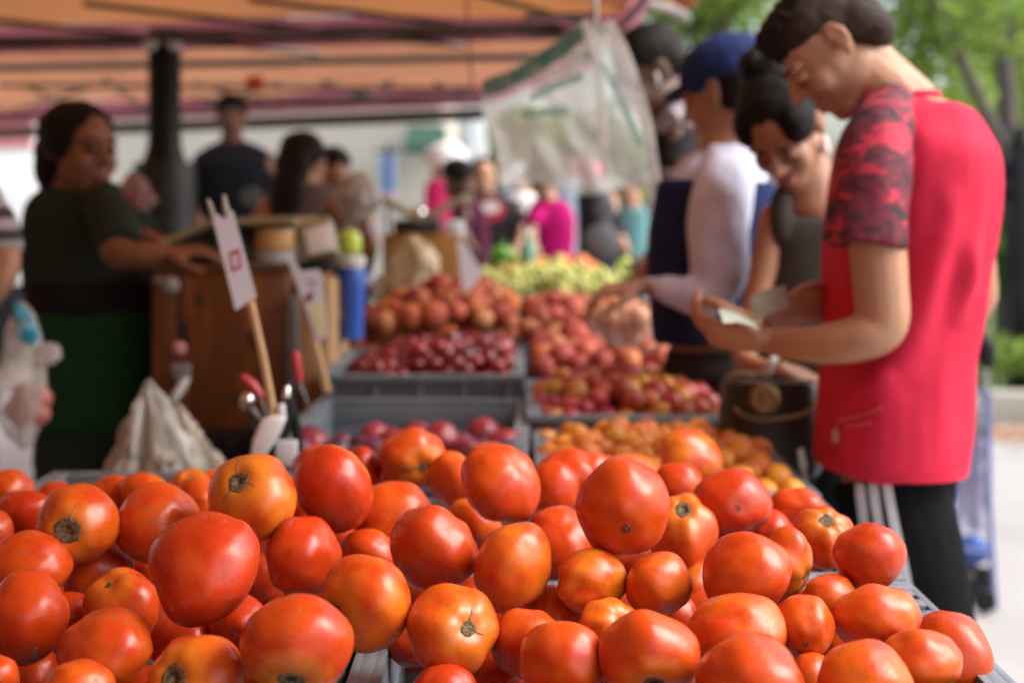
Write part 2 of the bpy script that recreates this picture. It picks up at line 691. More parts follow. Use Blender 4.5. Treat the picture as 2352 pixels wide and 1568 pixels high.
b0 = P(2318, 477, 11.5)
tree('slim grey trunk tree with forked limbs and bright leaves at the right edge', [(b0.x, 11.5, 0, .1), tp(2318, 420, 11.5, .085), tp(2316, 250, 11.5, .075), tp(2300, 60, 11.5, .07), tp(2290, -160, 11.5, .06)],
     [[tp(2318, 360, 11.5, .055), tp(2260, 250, 11.4, .05), tp(2200, 120, 11.3, .045), tp(2130, -60, 11.2, .04)], [tp(2304, 110, 11.5, .05), tp(2330, 30, 11.6, .04), tp(2380, -90, 11.7, .03)]],
     [bl(2230, -10, 11.8, .75, .7, .5), bl(2120, 60, 12.2, .45, .5, .45), bl(2390, 150, 11.9, .35, .5, .6), bl(2180, 220, 13, .45, .4, .4), bl(2080, 200, 12.6, .3, .4, .45), bl(2270, 40, 11.0, .4, .3, .3)], 2500, .075, LEAFA)
b0 = P(1600, 477, 13.5)
tree('leafy tree showing between the canopy corner and the tall shopper', [(b0.x, 13.5, 0, .13), tp(1602, 300, 13.5, .11), tp(1610, 60, 13.5, .09), tp(1625, -150, 13.5, .07)],
     [[tp(1606, 130, 13.5, .06), tp(1680, 30, 13.5, .05), tp(1740, -60, 13.6, .04)], [tp(1606, 100, 13.5, .06), tp(1530, 10, 13.5, .05), tp(1480, -70, 13.4, .04)]],
     [bl(1520, 30, 13.6, .5, .7, .5), bl(1690, 20, 13.8, .55, .7, .4), bl(1600, -60, 13.3, .8, .6, .4), bl(1450, 90, 13.9, .3, .5, .35), bl(1720, 110, 14, .25, .3, .2)], 1800, .085, LEAFA)
b0 = P(1290, 477, 19)
tree('pale green street tree beyond the crowd under the canopy edge', [(b0.x, 19, 0, .12), tp(1290, 380, 19, .1), tp(1292, 300, 19, .08), tp(1290, 240, 19, .06)],
     [[tp(1290, 340, 19, .05), tp(1350, 280, 19, .04)], [tp(1290, 350, 19, .05), tp(1220, 290, 19, .04)]],
     [bl(1210, 330, 19, .55, .6, .5), bl(1340, 350, 19.3, .7, .6, .55), bl(1430, 330, 19, .5, .5, .6), bl(1280, 420, 18.8, .5, .4, .35), bl(1400, 430, 18.8, .5, .4, .3)], 5200, .12, LEAFA)
b0 = P(2110, 477, 16)
tree('round bushy tree low behind the boy and the iron fence', [(b0.x, 16, 0, .12), tp(2112, 400, 16, .1), tp(2120, 300, 16, .08), tp(2118, 200, 16, .06)],
     [[tp(2116, 330, 16, .05), tp(2200, 250, 16, .04)], [tp(2116, 340, 16, .05), tp(2040, 270, 16, .04)]],
     [bl(2230, 300, 16, .7, .6, .6), bl(2330, 330, 16.5, .7, .6, .5), bl(2130, 330, 16.4, .6, .6, .6), bl(2260, 140, 16.5, .5, .5, .4), bl(2370, 240, 16, .4, .4, .4)], 2300, .1, LEAFA)
b0 = P(2500, 477, 18)
tree('deep green tree at the back right beyond the lawn', [(b0.x, 18, 0, .15), tp(2500, 350, 18, .12), tp(2490, 200, 18, .1), tp(2480, 50, 18, .07)],
     [[tp(2495, 260, 18, .06), tp(2400, 150, 18, .05)], [tp(2495, 260, 18, .06), tp(2600, 150, 18, .05)]],
     [bl(2330, 60, 18, .9, .8, .7), bl(2480, 20, 18.3, 1, .9, .9), bl(2400, 250, 18, .8, .7, .7), bl(2560, 260, 18, .8, .7, .8)], 2000, .11, LEAFB)

# iron fence and shrubs at the right edge
fe = thing('iron_fence', 'black iron railing with square posts at the right edge beyond the boy', 'fence', (P(2300, 477, 10.2).x, 10.2, 0))
x0, x1 = P(2120, 477, 10.2).x, P(2700, 477, 10.2).x
for z, hz in ((1.66, .06), (1.49, .045), (.3, .03)):
    mb = MB()
    mb.span((x0, 10.17, z - hz), (x1, 10.23, z + hz))
    obj('rail', mb, IRON, fe, smooth=False)
for i in range(4):
    x = x0 + .7 + i * (x1 - x0 - .6) / 3
    mb = MB()
    mb.box((x, 10.2, .92), (.14, .14, 1.84))
    mb.lathe((x, 10.2, 1.84), [(.08, 0), (.085, .03), (.04, .06), (.06, .1), (.02, .14)], 12)
    obj('fence_post', mb, IRON, fe, bevel=.005)
for i in range(26):
    mb = MB()
    x = x0 + .03 + i * (x1 - x0 - .06) / 25
    mb.tube([(x, 10.2, .05), (x, 10.2, 1.66)], .012, 6)
    obj('bar', mb, IRON, fe)
rr_ = random.Random(11)
mb = leaves([(P(2300, 560, 11.2), (.55, .35, .4)), (P(2420, 570, 11.2), (.5, .35, .42)), (P(2210, 600, 11.4), (.4, .35, .35))], 1500, .06, rr_)
prop(obj('hedge', mb, LEAFB, smooth=False), 'loose green hedge behind the iron railing', 'hedge')
mb = leaves([(P(2310, 820, 9.75), (.5, .22, .13)), (P(2430, 815, 9.75), (.4, .22, .15)), (P(2240, 800, 9.8), (.35, .2, .12))], 1500, .035, rr_)
prop(obj('ground_cover', mb, LEAFA, smooth=False), kind='stuff', label='low green ground cover along the kerb', cat='plants')
LEAFD = M('dry leaves', (.42, .2, .09), .9, .4, 30)
mb = MB()
for _ in range(260):
    p = V(rr_.gauss(P(2340, 477, 8.7).x, .35), rr_.gauss(8.75, .2), .012 + rr_.random() * .02)
    d = Matrix.Rotation(rr_.random() * 6.3, 3, 'Z') @ Matrix.Rotation(rr_.uniform(-.5, .5), 3, 'X')
    mb.add([p + d @ V(-.04, 0, 0), p + d @ V(0, .02, 0), p + d @ V(.04, 0, 0), p + d @ V(0, -.02, 0)], [(0, 1, 2, 3)])
prop(obj('fallen_leaves', mb, LEAFD, smooth=False), kind='stuff', label='dry brown leaves fallen on the paving by the kerb', cat='leaves')

# pale building across the road
bu = thing('building', 'long pale stone building across the road with dark windows', 'building', (-4, 24, 0))
GLASSD = M('dark window glass', (.03, .035, .04), .08, .3, 3)
mb = MB()
mb.span((-16, 24, 0), (-1.2, 31, 7.5))
obj('wall', mb, LIMESTONE, bu, smooth=False)
mb = MB()
mb.span((-16.1, 23.85, 7.5), (-1.1, 31.1, 7.8))
mb.span((-16, 23.9, 3.35), (-1.2, 23.997, 3.6))
obj('cornice', mb, LIMESTONE, bu, bevel=.03)
for i in range(7):
    for z0, z1 in ((.9, 2.6), (4.3, 6.2)) if i < 4 else ((4.3, 6.2),):
        x = -15 + i * 2.05
        mb = MB()
        mb.span((x - .08, 23.93, z0 - .1), (x + 1.08, 23.996, z0))
        mb.span((x - .08, 23.95, z0), (x, 23.996, z1))
        mb.span((x + 1, 23.95, z0), (x + 1.08, 23.996, z1))
        mb.span((x - .08, 23.95, z1), (x + 1.08, 23.996, z1 + .08))
        w = obj('window', mb, WHITEP, bu, smooth=False)
        mb = MB()
        mb.span((x, 23.975, z0), (x + 1, 23.994, z1))
        obj('pane', mb, GLASSD, w, smooth=False)
mb = MB()
a, b = P(927, 300, 23.0), P(1022, 338, 23.0)
mb.grid(lambda u, v: V(a.x + (b.x - a.x) * u, 23.9 - .9 * v, a.z + .12 - (a.z - b.z + .1) * v - .04 * math.sin(v * 3.1)), 8, 6)
mb.grid(lambda u, v: V(a.x + (b.x - a.x) * u, 22.99, b.z + .02 - .13 * v), 8, 1)
prop(obj('awning', mb, mt('green awning', (.02, .07, .045), .7, .2, 8), thick=.01), 'dark green awning on the pale building front', 'awning')

# white delivery truck at far left
tk = thing('box_truck', 'white box truck parked beyond the vendor at the far left', 'truck', (P(20, 477, 12).x, 12.6, 0))
TRUCKW = M('white truck paint', (.8, .8, .79), .35, .05, 2)
x0, x1 = P(-260, 477, 12).x, P(88, 477, 12).x
mb = MB()
mb.span((x0, 12, .75), (x1, 14.2, 2.6))
obj('cargo_box', mb, TRUCKW, tk, bevel=.04)
mb = MB()
mb.span((x0 - 1.5, 12.05, .55), (x0 - .03, 14.1, 2.2))
obj('cab', mb, TRUCKW, tk, bevel=.12)
mb = MB()
mb.span((x1 - .42, 11.985, 1.9), (x1 - .05, 11.997, 2.55))
obj('stripe', mb, mt('faded red stripe', (.6, .22, .22), .5, .1, 5), tk, smooth=False)
for xx in (x0 - .8, x0 + .5, x1 - .5):
    for yy in (12.12, 14.0):
        mb = MB()
        mb.rings([[V(xx + r * math.cos(t), yy + dy, .4 + r * math.sin(t)) for t in [2 * math.pi * k / 20 for k in range(20)]] for r, dy in ((.25, -.11), (.38, -.1), (.4, 0), (.38, .1), (.25, .11))])
        obj('wheel', mb, BLACKP, tk)

# folded white parasol beyond the crowd
pr = thing('parasol', 'folded white parasol standing beyond the crowd', 'parasol', (P(1096, 477, 14).x, 14, 0))
c = P(1096, 477, 14)
mb = MB()
mb.tube([(c.x, 14, 0), (c.x, 14, 2.36)], .022, 10)
obj('pole', mb, WHITEP, pr)
mb = MB()
mb.rings([[V(c.x + r * (1 + .25 * math.sin(5 * t)) * math.cos(t), 14 + r * (1 + .25 * math.sin(5 * t)) * math.sin(t), z) for t in [2 * math.pi * k / 40 for k in range(40)]] for r, z in ((.02, 2.32), (.06, 2.2), (.085, 2.0), (.1, 1.8), (.085, 1.72), (.12, 1.55))])
obj('canvas', mb, mt('white canvas', (.85, .85, .83), .8, .05, 8), pr)
mb = MB()
mb.lathe((c.x, 14, 0), [(.3, 0), (.3, .06), (.06, .09), (.04, .3)], 24)
obj('foot', mb, IRON, pr)

# blue banner among the far stalls
bn = thing('banner', 'narrow blue and pink banner hanging on a stand beyond the counter', 'banner', (P(890, 477, 10).x, 10, 0))
a = P(890, 350, 10)
mb = MB()
mb.tube([(a.x, 10.03, 0), (a.x, 10.03, a.z + .05)], .014, 8)
mb.tube([(a.x - .08, 10.03, a.z + .01), (a.x + .08, 10.03, a.z + .01)], .01, 8)
mb.lathe((a.x, 10.03, 0), [(.2, 0), (.2, .03), (.03, .05)], 20)
obj('stand', mb, IRON, bn)
mb = MB()
mb.grid(lambda u, v: P(872 + 38 * u, 354 + 88 * v, 10) + V(0, .012 * math.sin(u * 6), 0), 10, 12)
obj('blue_panel', mb, mt('blue banner print', (.13, .25, .42), .7, .5, 12, col2=(.2, .27, .42)), bn, thick=.004)
mb = MB()
mb.grid(lambda u, v: P(872 + 38 * u, 442.5 + 30 * v, 10) + V(0, .012 * math.sin(u * 6), 0), 10, 4)
obj('pink_panel', mb, mt('pink banner print', (.55, .35, .42), .7, .2, 12), bn, thick=.004)

# ------------------------------------------------------------------ canopies
ORANGE = M('orange canopy fabric', (.5, .195, .07), .85, .25, 2.2, .5, 14, trans=.3, detail=6)
PEACH = M('faded peach canopy fabric', (.52, .235, .125), .85, .25, 2.2, .5, 14, trans=.33, detail=6)
MAUVE = M('faded mauve valance', (.5, .19, .25), .85, .2, 3, .3, 14, trans=.4)
DKFR = M('dark canopy frame tube', (.055, .045, .04), .45, .3, 10, metal=.3)


def canopy(name, label, nl, nr, fl, fr, fabric, seed, vdrop, poles, truss_fold_bars):
    t = thing(name, label, 'canopy', ((nl.x + fr.x) / 2, (nl.y + fr.y) / 2, 0))

    def bi(u, v):
        return nl * (1 - u) * (1 - v) + nr * u * (1 - v) + fl * (1 - u) * v + fr * u * v

    def roof(u, v):
        p = bi(u, v)
        p.z += .05 * noise.noise(V(u * 5 + seed, v * 11, 0)) + .034 * math.sin(v * 34 + 3 * math.sin(u * 4 + seed)) * (1 - v) - .05 * math.sin(v * math.pi * 4) ** 2 * .4 + .02
        return p
    mb = MB()
    mb.grid(roof, 60, 110)
    obj('roof', mb, fabric, t)
    for a, b in ((fl, fr), (nr, fr)):
        mb = MB()
        ax = (b - a).normalized().cross(V(0, 0, 1))
        mb.grid(lambda u, v: a.lerp(b, u) + V(0, 0, .02 - vdrop * v) + ax * (.012 * v * math.sin(u * 60 + seed) + .004), 90, 4)
        obj('valance', mb, MAUVE, t)
    mb = MB()
    for a, b in ((nl, nr), (nr, fr), (fr, fl), (fl, nl)):
        mb.tube([a - V(0, 0, .06), b - V(0, 0, .06)], .016, 8)
    obj('frame', mb, DKFR, t)
    for pts in truss_fold_bars:
        mb = MB()
        mb.tube(pts, .011, 8)
        obj('truss_fold_bar', mb, DKFR, t)
    for p, r in poles:
        mb = MB()
        mb.tube([V(p.x, p.y, 0), V(p.x, p.y, p.z)], r, 12, round_ends=False)
        mb.box((p.x, p.y, .006), (.12, .12, .012))
        obj('pole', mb, DKFR, t)
    return t, bi


zA = 2.135
A_fl, A_fr = V(-5.6, 6.75, zA + .01), P(1424, 0, 5.4)
A_fr.z = zA
A_nl, A_nr = V(-6.3, -3.9, zA + .05), V(.66, -3.9, zA + .03)  # roof carried on unseen behind the camera and leftward to block sky light
tr = []
for (xa, ya, xb, yb) in ((-.9, 4.9, .35, 5.5), (-2.2, 5.2, -.8, 5.9), (-1.5, 5.0, -.2, 5.6), (-.2, 4.6, .4, 5.2)):
    tr.append([V(xa, ya, zA - .02), V(xb, yb, zA - .1)])
    tr.append([V(xa + .25, ya, zA - .12), V(xb - .1, yb, zA - .03)])
canopy('stall_canopy', 'orange market canopy with a mauve valance over the stall', A_nl, A_nr, A_fl, A_fr, ORANGE, 1.7, .115,
       [(A_fl, .02), (A_nr - V(.06, 0, 0), .02)], tr)
# the grey brace at the corner
mb = MB()
mb.tube([P(1380, -22, 5.0), P(1545, 25, 5.45), P(1575, 40, 5.5)], .022, 10)
cb = prop(obj('corner_brace', mb, mt('grey brown tube', (.2, .17, .15), .4, .2, 8)), 'bare grey tube jutting from the orange canopy corner', 'tube')
mb = MB()
mb.grid(lambda u, v: P(1535 + 62 * u, -6 + 36 * v - 14 * u, 5.7) + V(0, .05 * math.sin(u * 5), 0), 10, 6)
prop(obj('fabric_flap', mb, ORANGE, thick=.004), 'small loose orange flap beside the bare grey tube', 'flap')

zB = 2.07
B_fr, B_fl = P(1112, 0, 8.2), P(-300, 0, 9.6)
B_fr.z, B_fl.z = 2.10, 2.03
B_nr, B_nl = V(.36, 5.75, 2.075), V(-4.6, 6.75, 2.075)
tr = []
for (pa, pb) in (((450, 150, 6.9), (620, 235, 8.4)), ((640, 150, 6.9), (470, 235, 8.4)), ((740, 140, 6.8), (900, 215, 8.2)), ((900, 140, 6.8), (760, 220, 8.2)), ((1000, 150, 6.9), (1110, 200, 8.0)), ((60, 150, 7.1), (200, 240, 8.8)), ((200, 150, 7.1), (40, 235, 8.8)), ((0, 165, 7.0), (1090, 150, 7.2)), ((430, 205, 7.9), (1100, 176, 7.7)), ((240, 130, 6.7), (330, 225, 8.5))):  # the two long crosswise bars are added as the dark of shadowy folds
    a, b = P(*pa), P(*pb)
    a.z, b.z = min(a.z, 2.0), min(b.z, 2.0)
    tr.append([a, b])
canopy('back_canopy', 'faded peach canopy with a pink valance behind the orange one', B_nl, B_nr, B_fl, B_fr, PEACH, 5.2, .13, [(B_fl, .022)], tr)
# thick dark far beam
mb = MB()
mb.box((B_fl * .5 + B_fr * .5) - V(0, -.03, .16), ((B_fr - B_fl).length, .05, .07), Matrix.Rotation(math.atan2(B_fr.y - B_fl.y, B_fr.x - B_fl.x), 3, 'Z') @ Matrix.Rotation(-math.asin((B_fr.z - B_fl.z) / (B_fr - B_fl).length), 3, 'Y'))
prop(obj('canopy_beam', mb, DKFR, bevel=.006), 'dark beam running under the pink valance of the back canopy', 'beam')
mb = MB()
for q in ((P(585, 190, 7.2)),):
    mb.ell(q, (.05, .02, .05))
    mb.tube([q + V(0, 0, .04), V(q.x, q.y, 2.06)], .003, 6)
prop(obj('orange_tag', mb, mt('bright orange plastic', (.8, .16, .03), .5, .1, 9, trans=.3)), 'small bright orange tag hung under the back canopy', 'tag')

# thick wrapped pole
pl = thing('canopy_post', 'thick black iron post with a stepped base under the orange canopy', 'post', (P(378, 477, 5.75).x, 5.75, 0))
c = P(378, 477, 5.75)
mb = MB()
mb.lathe((c.x, 5.75, 0), [(.2, 0), (.2, .12), (.16, .16), (.13, .5), (.115, 1.15), (.12, 1.2), (.12, 1.27), (.1, 1.32), (.095, 1.5), (.1, 1.53), (.09, 1.58), (.07, 1.64), (.066, 1.68), (.066, 2.12)], 28)
obj('column', mb, IRON, pl)
for px in (345, 402):
    q = P(px, 97, 5.655)
    mb = MB()
    mb.ell(q, (.032, .024, .034))
    mb.tube([q, V(c.x, 5.72, q.z)], .008, 8)
    obj('white_clamp', mb, WHITEP, pl)
mb = MB()
for i in range(9):
    z = 1.18 + i * .045
    mb.rings([[V(c.x + (.122 + .012 * noise.noise(V(a * 2, z * 9, 0))) * math.cos(a), 5.75 + (.122 + .012 * noise.noise(V(a * 2, z * 9, 4))) * math.sin(a), z + dz) for a in [2 * math.pi * k / 24 for k in range(24)]] for dz in (0, .012, .03, .042)])
obj('wrapping', mb, mt('dark grey plastic wrap', (.016, .017, .02), .4, .6, 12, .6, 40), pl)

# tarpaulin walls added out of view to block sky light, behind the camera and at the far left
BLOCK_TARP = M('dark green tarpaulin', (.03, .045, .04), .7, .25, 3, .4, 9)
for lab, a, b in (('dark green tarpaulin added out of view behind the camera to block light', V(-6.2, -3.85, 0), V(.5, -3.85, 0)), ('dark green tarpaulin added out of view at the far left to block light', V(-6.2, -3.7, 0), V(-5.7, 5.2, 0))):
    mb = MB()
    n_ = (b - a).normalized().cross(V(0, 0, 1))
    mb.grid(lambda u, v: a.lerp(b, u) + V(0, 0, .02 + 2.05 * v) + n_ * (.05 * math.sin(u * 70) * (1 - .5 * v)), 160, 10)
    prop(obj('tarpaulin', mb, BLOCK_TARP, thick=.004), lab, 'tarpaulin')

# thin cord from the orange canopy
mb = MB()
mb.tube([P(1072, -30, 4.9), P(1074, 60, 4.92), P(1080, 150, 4.9), P(1086, 205, 4.9)], .004, 6)
prop(obj('cord', mb, mt('violet cord', (.12, .08, .13), .7, .2, 20)), 'thin violet cord hanging from the orange canopy', 'cord')

# ------------------------------------------------------------------ tables
TTOP = M('table top', (.1, .095, .09), .6, .3, 6, .2, 40)
for nm, lab, x0, x1, y0, y1 in (('folding_table', 'dark folding table carrying the heaped tomato crates', -.97, .47, 1.02, 2.93), ('folding_table', 'dark folding table carrying the wooden box and the stone fruit', -1.0, .47, 2.95, 6.0)):
    t = thing(nm, lab, 'table', ((x0 + x1) / 2, (y0 + y1) / 2, 0), 'folding tables of the stall')
    mb = MB()
    mb.span((x0, y0, .725), (x1, y1, .762))
    obj('table_top', mb, TTOP, t, bevel=.006)
    for x in (x0 + .06, x1 - .06):
        for y in (y0 + .08, y1 - .08):
            mb = MB()
            mb.tube([(x, y, 0), (x, y, .725)], .016, 8, round_ends=False)
            obj('leg', mb, DKFR, t)


# ------------------------------------------------------------------ crates
def crate(label, x0, x1, y0, y1, z0, z1, mat=GREY, rz=0., group='grey plastic crates on the tables', slot='xy'):
    cx, cy = (x0 + x1) / 2, (y0 + y1) / 2
    t = thing('plastic_crate', label, 'crate', (cx, cy, z0), group)
    rot = Matrix.Rotation(R(rz), 3, 'Z')

    def bx(mb, a, b):
        a, b = Vector(a), Vector(b)
        c = (a + b) / 2
        d = rot @ V(c.x - cx, c.y - cy, 0)
        mb.box((cx + d.x, cy + d.y, c.z), [abs(q) for q in (b - a)], rot)
    w = .008
    hx, hy = x0 + .022, y0 + .022
    gx, gy = x1 - .022, y1 - .022
    mb = MB()
    bx(mb, (hx, hy, z0), (gx, gy, z0 + .008))
    zt = z1 - .014
    sl, sh = .062, .03
    zs = zt - .045
    for side in (0, 1):
        # y walls with a hand slot
        yy = (hy, hy + w) if side == 0 else (gy - w, gy)
        bx(mb, (hx, yy[0], z0 + .008), (gx, yy[1], zs - sh))
        bx(mb, (hx, yy[0], zs), (gx, yy[1], zt))
        bx(mb, (hx, yy[0], zs - sh), (cx - sl, yy[1], zs))
        bx(mb, (cx + sl, yy[0], zs - sh), (gx, yy[1], zs))
        xx = (hx, hx + w) if side == 0 else (gx - w, gx)
        bx(mb, (xx[0], hy + w, z0 + .008), (xx[1], gy - w, zs - sh))
        bx(mb, (xx[0], hy + w, zs), (xx[1], gy - w, zt))
        bx(mb, (xx[0], hy + w, zs - sh), (xx[1], cy - sl, zs))
        bx(mb, (xx[0], cy + sl, zs - sh), (xx[1], gy - w, zs))
    # outside ribs
    for side in (0, 1):
        ya, yb = (y0 + .008, hy - .0005) if side == 0 else (gy + .0005, y1 - .008)
        n = 5
        for i in range(n):
            x = hx + .012 + (gx - hx - .03) * i / (n - 1)
            bx(mb, (x - .006, ya, z0 + .01), (x + .006, yb, zt - .001))
        bx(mb, (cx - sl - .02, ya + .004, zs + .006), (cx + sl + .02, yb - .0002 if side == 0 else yb, zs + .012))
        xa, xb = (x0 + .008, hx - .0005) if side == 0 else (gx + .0005, x1 - .008)
        for i in range(n):
            y = hy + .012 + (gy - hy - .03) * i / (n - 1)
            bx(mb, (xa, y - .006, z0 + .01), (xb, y + .006, zt - .001))
    obj('crate_wall', mb, mat, t, bevel=.0015)
    # rim flange with slots, four sides
    mb = MB()

    def flange(a, b, fixed0, fixed1, alongx):
        ln = b - a
        slots = [(.05, .085), (.13, .165), (.835, .87), (.915, .95)]
        third = (fixed1 - fixed0) / 3
        strips = [(fixed0, fixed0 + third * .85, [(0, 1)]), (fixed1 - third * .85, fixed1, [(0, 1)])]
        solid, p = [], 0
        for s0, s1 in slots:
            solid.append((p, s0))
            p = s1
        solid.append((p, 1))
        strips.append((fixed0 + third * .85, fixed1 - third * .85, solid))
        for f0, f1, segs in strips:
            for s0, s1 in segs:
                if alongx:
                    bx(mb, (a + ln * s0, f0, zt), (a + ln * s1, f1, z1))
                else:
                    bx(mb, (f0, a + ln * s0, zt), (f1, a + ln * s1, z1))
        k = 34
        for i in range(k):
            u = a + ln * (.2 + .6 * i / (k - 1))
            if .4 < (u - a) / ln < .6 or ln < .42:
                continue
            if alongx:
                bx(mb, (u - .002, fixed0 + .003, z1), (u + .002, fixed1 - .003, z1 + .0007))
            else:
                bx(mb, (fixed0 + .003, u - .002, z1), (fixed1 - .003, u + .002, z1 + .0007))
    flange(x0, x1, y0, hy + w, True)
    flange(x0, x1, gy - w, y1, True)
    flange(hy + w, gy - w, x0, hx + w, False)
    flange(hy + w, gy - w, gx - w, x1, False)
    obj('rim', mb, mat, t, bevel=.0018)
    return t


ZR = .966
crate('grey crate of tomatoes nearest the camera on the right, rim bare at its right side', -.152, .462, 1.05, 1.655, .766, ZR)
crate('grey crate under the tomatoes behind the front right crate', -.152, .462, 1.665, 2.125, .766, ZR, GREYD)
crate('grey crate under the front left tomatoes', -.755, -.160, 1.06, 1.475, .766, ZR, GREYD)
crate('grey crate under the middle left tomatoes', -.755, -.160, 1.485, 1.9, .766, ZR)
crate('grey crate at the back of the tomatoes with its rear rim bare on the left', -.755, -.160, 1.91, 2.345, .766, ZR)
crate('grey crate of small orange apricots', .04, .468, 2.15, 2.78, .766, ZR)
crate('grey crate of mixed red and yellow plums', .03, .465, 2.80, 3.40, .79, .99)
crate('deep grey crate holding the dark purple plums', -.44, .035, 2.40, 3.2, .766, .972, rz=-1.5)
crate('grey crate of dark red cherries raised behind the purple plums', -.445, .03, 3.225, 3.84, .80, 1.02)
crate('grey crate of peaches nearest the red and yellow plums', .05, .455, 3.42, 4.03, .79, .98, GREYD)
crate('grey crate of peaches behind the cherries', -.44, .03, 3.87, 4.48, .79, 1.0, GREYD)
crate('grey crate of peaches in front of the green grapes', .05, .455, 4.05, 4.66, .79, .99, GREYD)
crate('grey crate of pale green grapes', -.13, .46, 4.69, 5.2, .79, 1.03)
crate('grey crate of oranges and peppers at the far end of the table', -.12, .46, 5.24, 5.8, .8, 1.1)


# ------------------------------------------------------------------ tomatoes
def tomato_material():
    m, nt, b, out = nodes('tomato skin')
    L = nt.links.new
    at = N(nt, 'ShaderNodeAttribute', attribute_name='tm')
    oi = N(nt, 'ShaderNodeObjectInfo')
    off = N(nt, 'ShaderNodeVectorMath', operation='SCALE')
    off.inputs[0].default_value = (17, 31, 23)
    L(oi.outputs['Random'], off.inputs['Scale'])
    vec = N(nt, 'ShaderNodeVectorMath', operation='ADD')
    L(at.outputs['Vector'], vec.inputs[0])
    L(off.outputs[0], vec.inputs[1])

    def ramp(src, p0, p1, c0=(0, 0, 0, 1), c1=(1, 1, 1, 1)):
        r = N(nt, 'ShaderNodeValToRGB')
        r.color_ramp.elements[0].position, r.color_ramp.elements[1].position = p0, p1
        r.color_ramp.elements[0].color, r.color_ramp.elements[1].color = c0, c1
        L(src, r.inputs[0])
        return r.outputs[0]

    def mix(fac, a, bcol, typ='MIX'):
        x = N(nt, 'ShaderNodeMix', data_type='RGBA', blend_type=typ)
        if isinstance(fac, float):
            x.inputs[0].default_value = fac
        else:
            L(fac, x.inputs[0])
        for i, s in ((6, a), (7, bcol)):
            if isinstance(s, tuple):
                x.inputs[i].default_value = s
            else:
                L(s, x.inputs[i])
        return x.outputs[2]
    n1 = N(nt, 'ShaderNodeTexNoise', i_Scale=1.3, i_Detail=3)
    L(vec.outputs[0], n1.inputs['Vector'])
    col = mix(ramp(n1.outputs['Fac'], .42, .68), oi.outputs['Color'], (.47, .036, .005, 1))
    n2 = N(nt, 'ShaderNodeTexNoise', i_Scale=.9, i_Detail=2)
    of2 = N(nt, 'ShaderNodeVectorMath', operation='ADD')
    of2.inputs[1].default_value = (5, 9, 2)
    L(vec.outputs[0], of2.inputs[0])
    L(of2.outputs[0], n2.inputs['Vector'])
    f2 = ramp(n2.outputs['Fac'], .52, .75)
    f2m = N(nt, 'ShaderNodeMath', operation='MULTIPLY')
    f2m.inputs[1].default_value = .55
    L(f2, f2m.inputs[0])
    col = mix(f2m.outputs[0], col, (.55, .085, .009, 1))
    # shoulder and ring round the stem
    sp = N(nt, 'ShaderNodeSeparateXYZ')
    L(at.outputs['Vector'], sp.inputs[0])
    n3 = N(nt, 'ShaderNodeTexNoise', i_Scale=5, i_Detail=3)
    L(vec.outputs[0], n3.inputs['Vector'])
    ad = N(nt, 'ShaderNodeMath', operation='MULTIPLY_ADD')
    ad.inputs[1].default_value = .35
    L(n3.outputs['Fac'], ad.inputs[0])
    L(sp.outputs['Z'], ad.inputs[2])
    sh = ramp(ad.outputs[0], .78, 1.2)
    g1 = N(nt, 'ShaderNodeMath', operation='MULTIPLY')
    g1.inputs[1].default_value = .6
    L(sh, g1.inputs[0])
    col = mix(g1.outputs[0], col, (.55, .17, .015, 1))
    halo = ramp(ad.outputs[0], 1.07, 1.13)
    col = mix(halo, col, (.5, .3, .03, 1))
    # fine golden flecks, and a few grey brown scabs
    vo = N(nt, 'ShaderNodeTexVoronoi', i_Scale=28)
    L(vec.outputs[0], vo.inputs['Vector'])
    fl = ramp(vo.outputs['Distance'], .0, .16, (1, 1, 1, 1), (0, 0, 0, 1))
    n4 = N(nt, 'ShaderNodeTexNoise', i_Scale=3.2, i_Detail=2)
    L(vec.outputs[0], n4.inputs['Vector'])
    fm = N(nt, 'ShaderNodeMath', operation='MULTIPLY')
    L(fl, fm.inputs[0])
    L(ramp(n4.outputs['Fac'], .5, .66), fm.inputs[1])
    f5 = N(nt, 'ShaderNodeMath', operation='MULTIPLY')
    f5.inputs[1].default_value = .45
    L(fm.outputs[0], f5.inputs[0])
    col = mix(f5.outputs[0], col, (.62, .25, .05, 1))
    n5 = N(nt, 'ShaderNodeTexNoise', i_Scale=2.1, i_Detail=1)
    of5 = N(nt, 'ShaderNodeVectorMath', operation='ADD')
    of5.inputs[1].default_value = (1, 4, 8)
    L(vec.outputs[0], of5.inputs[0])
    L(of5.outputs[0], n5.inputs['Vector'])
    n6 = N(nt, 'ShaderNodeTexNoise', i_Scale=17, i_Detail=4)
    L(vec.outputs[0], n6.inputs['Vector'])
    sc = N(nt, 'ShaderNodeMath', operation='MULTIPLY')
    L(ramp(n5.outputs['Fac'], .62, .68), sc.inputs[0])
    L(ramp(n6.outputs['Fac'], .54, .6), sc.inputs[1])
    scm = N(nt, 'ShaderNodeMath', operation='MULTIPLY')
    scm.inputs[1].default_value = .65
    L(sc.outputs[0], scm.inputs[0])
    col = mix(scm.outputs[0], col, (.16, .1, .05, 1))
    L(col, b.inputs['Base Color'])
    rg = N(nt, 'ShaderNodeMapRange')
    rg.inputs['To Min'].default_value = .14
    rg.inputs['To Max'].default_value = .42
    L(n3.outputs['Fac'], rg.inputs['Value'])
    rsum = N(nt, 'ShaderNodeMath', operation='MULTIPLY_ADD')
    rsum.inputs[1].default_value = .4
    L(sc.outputs[0], rsum.inputs[0])
    L(rg.outputs[0], rsum.inputs[2])
    L(rsum.outputs[0], b.inputs['Roughness'])
    b.inputs['Specular IOR Level'].default_value = .42
    b.inputs['Subsurface Weight'].default_value = .04
    b.inputs['Subsurface Scale'].default_value = .006
    b.inputs['Subsurface Radius'].default_value = (1, .25, .1)
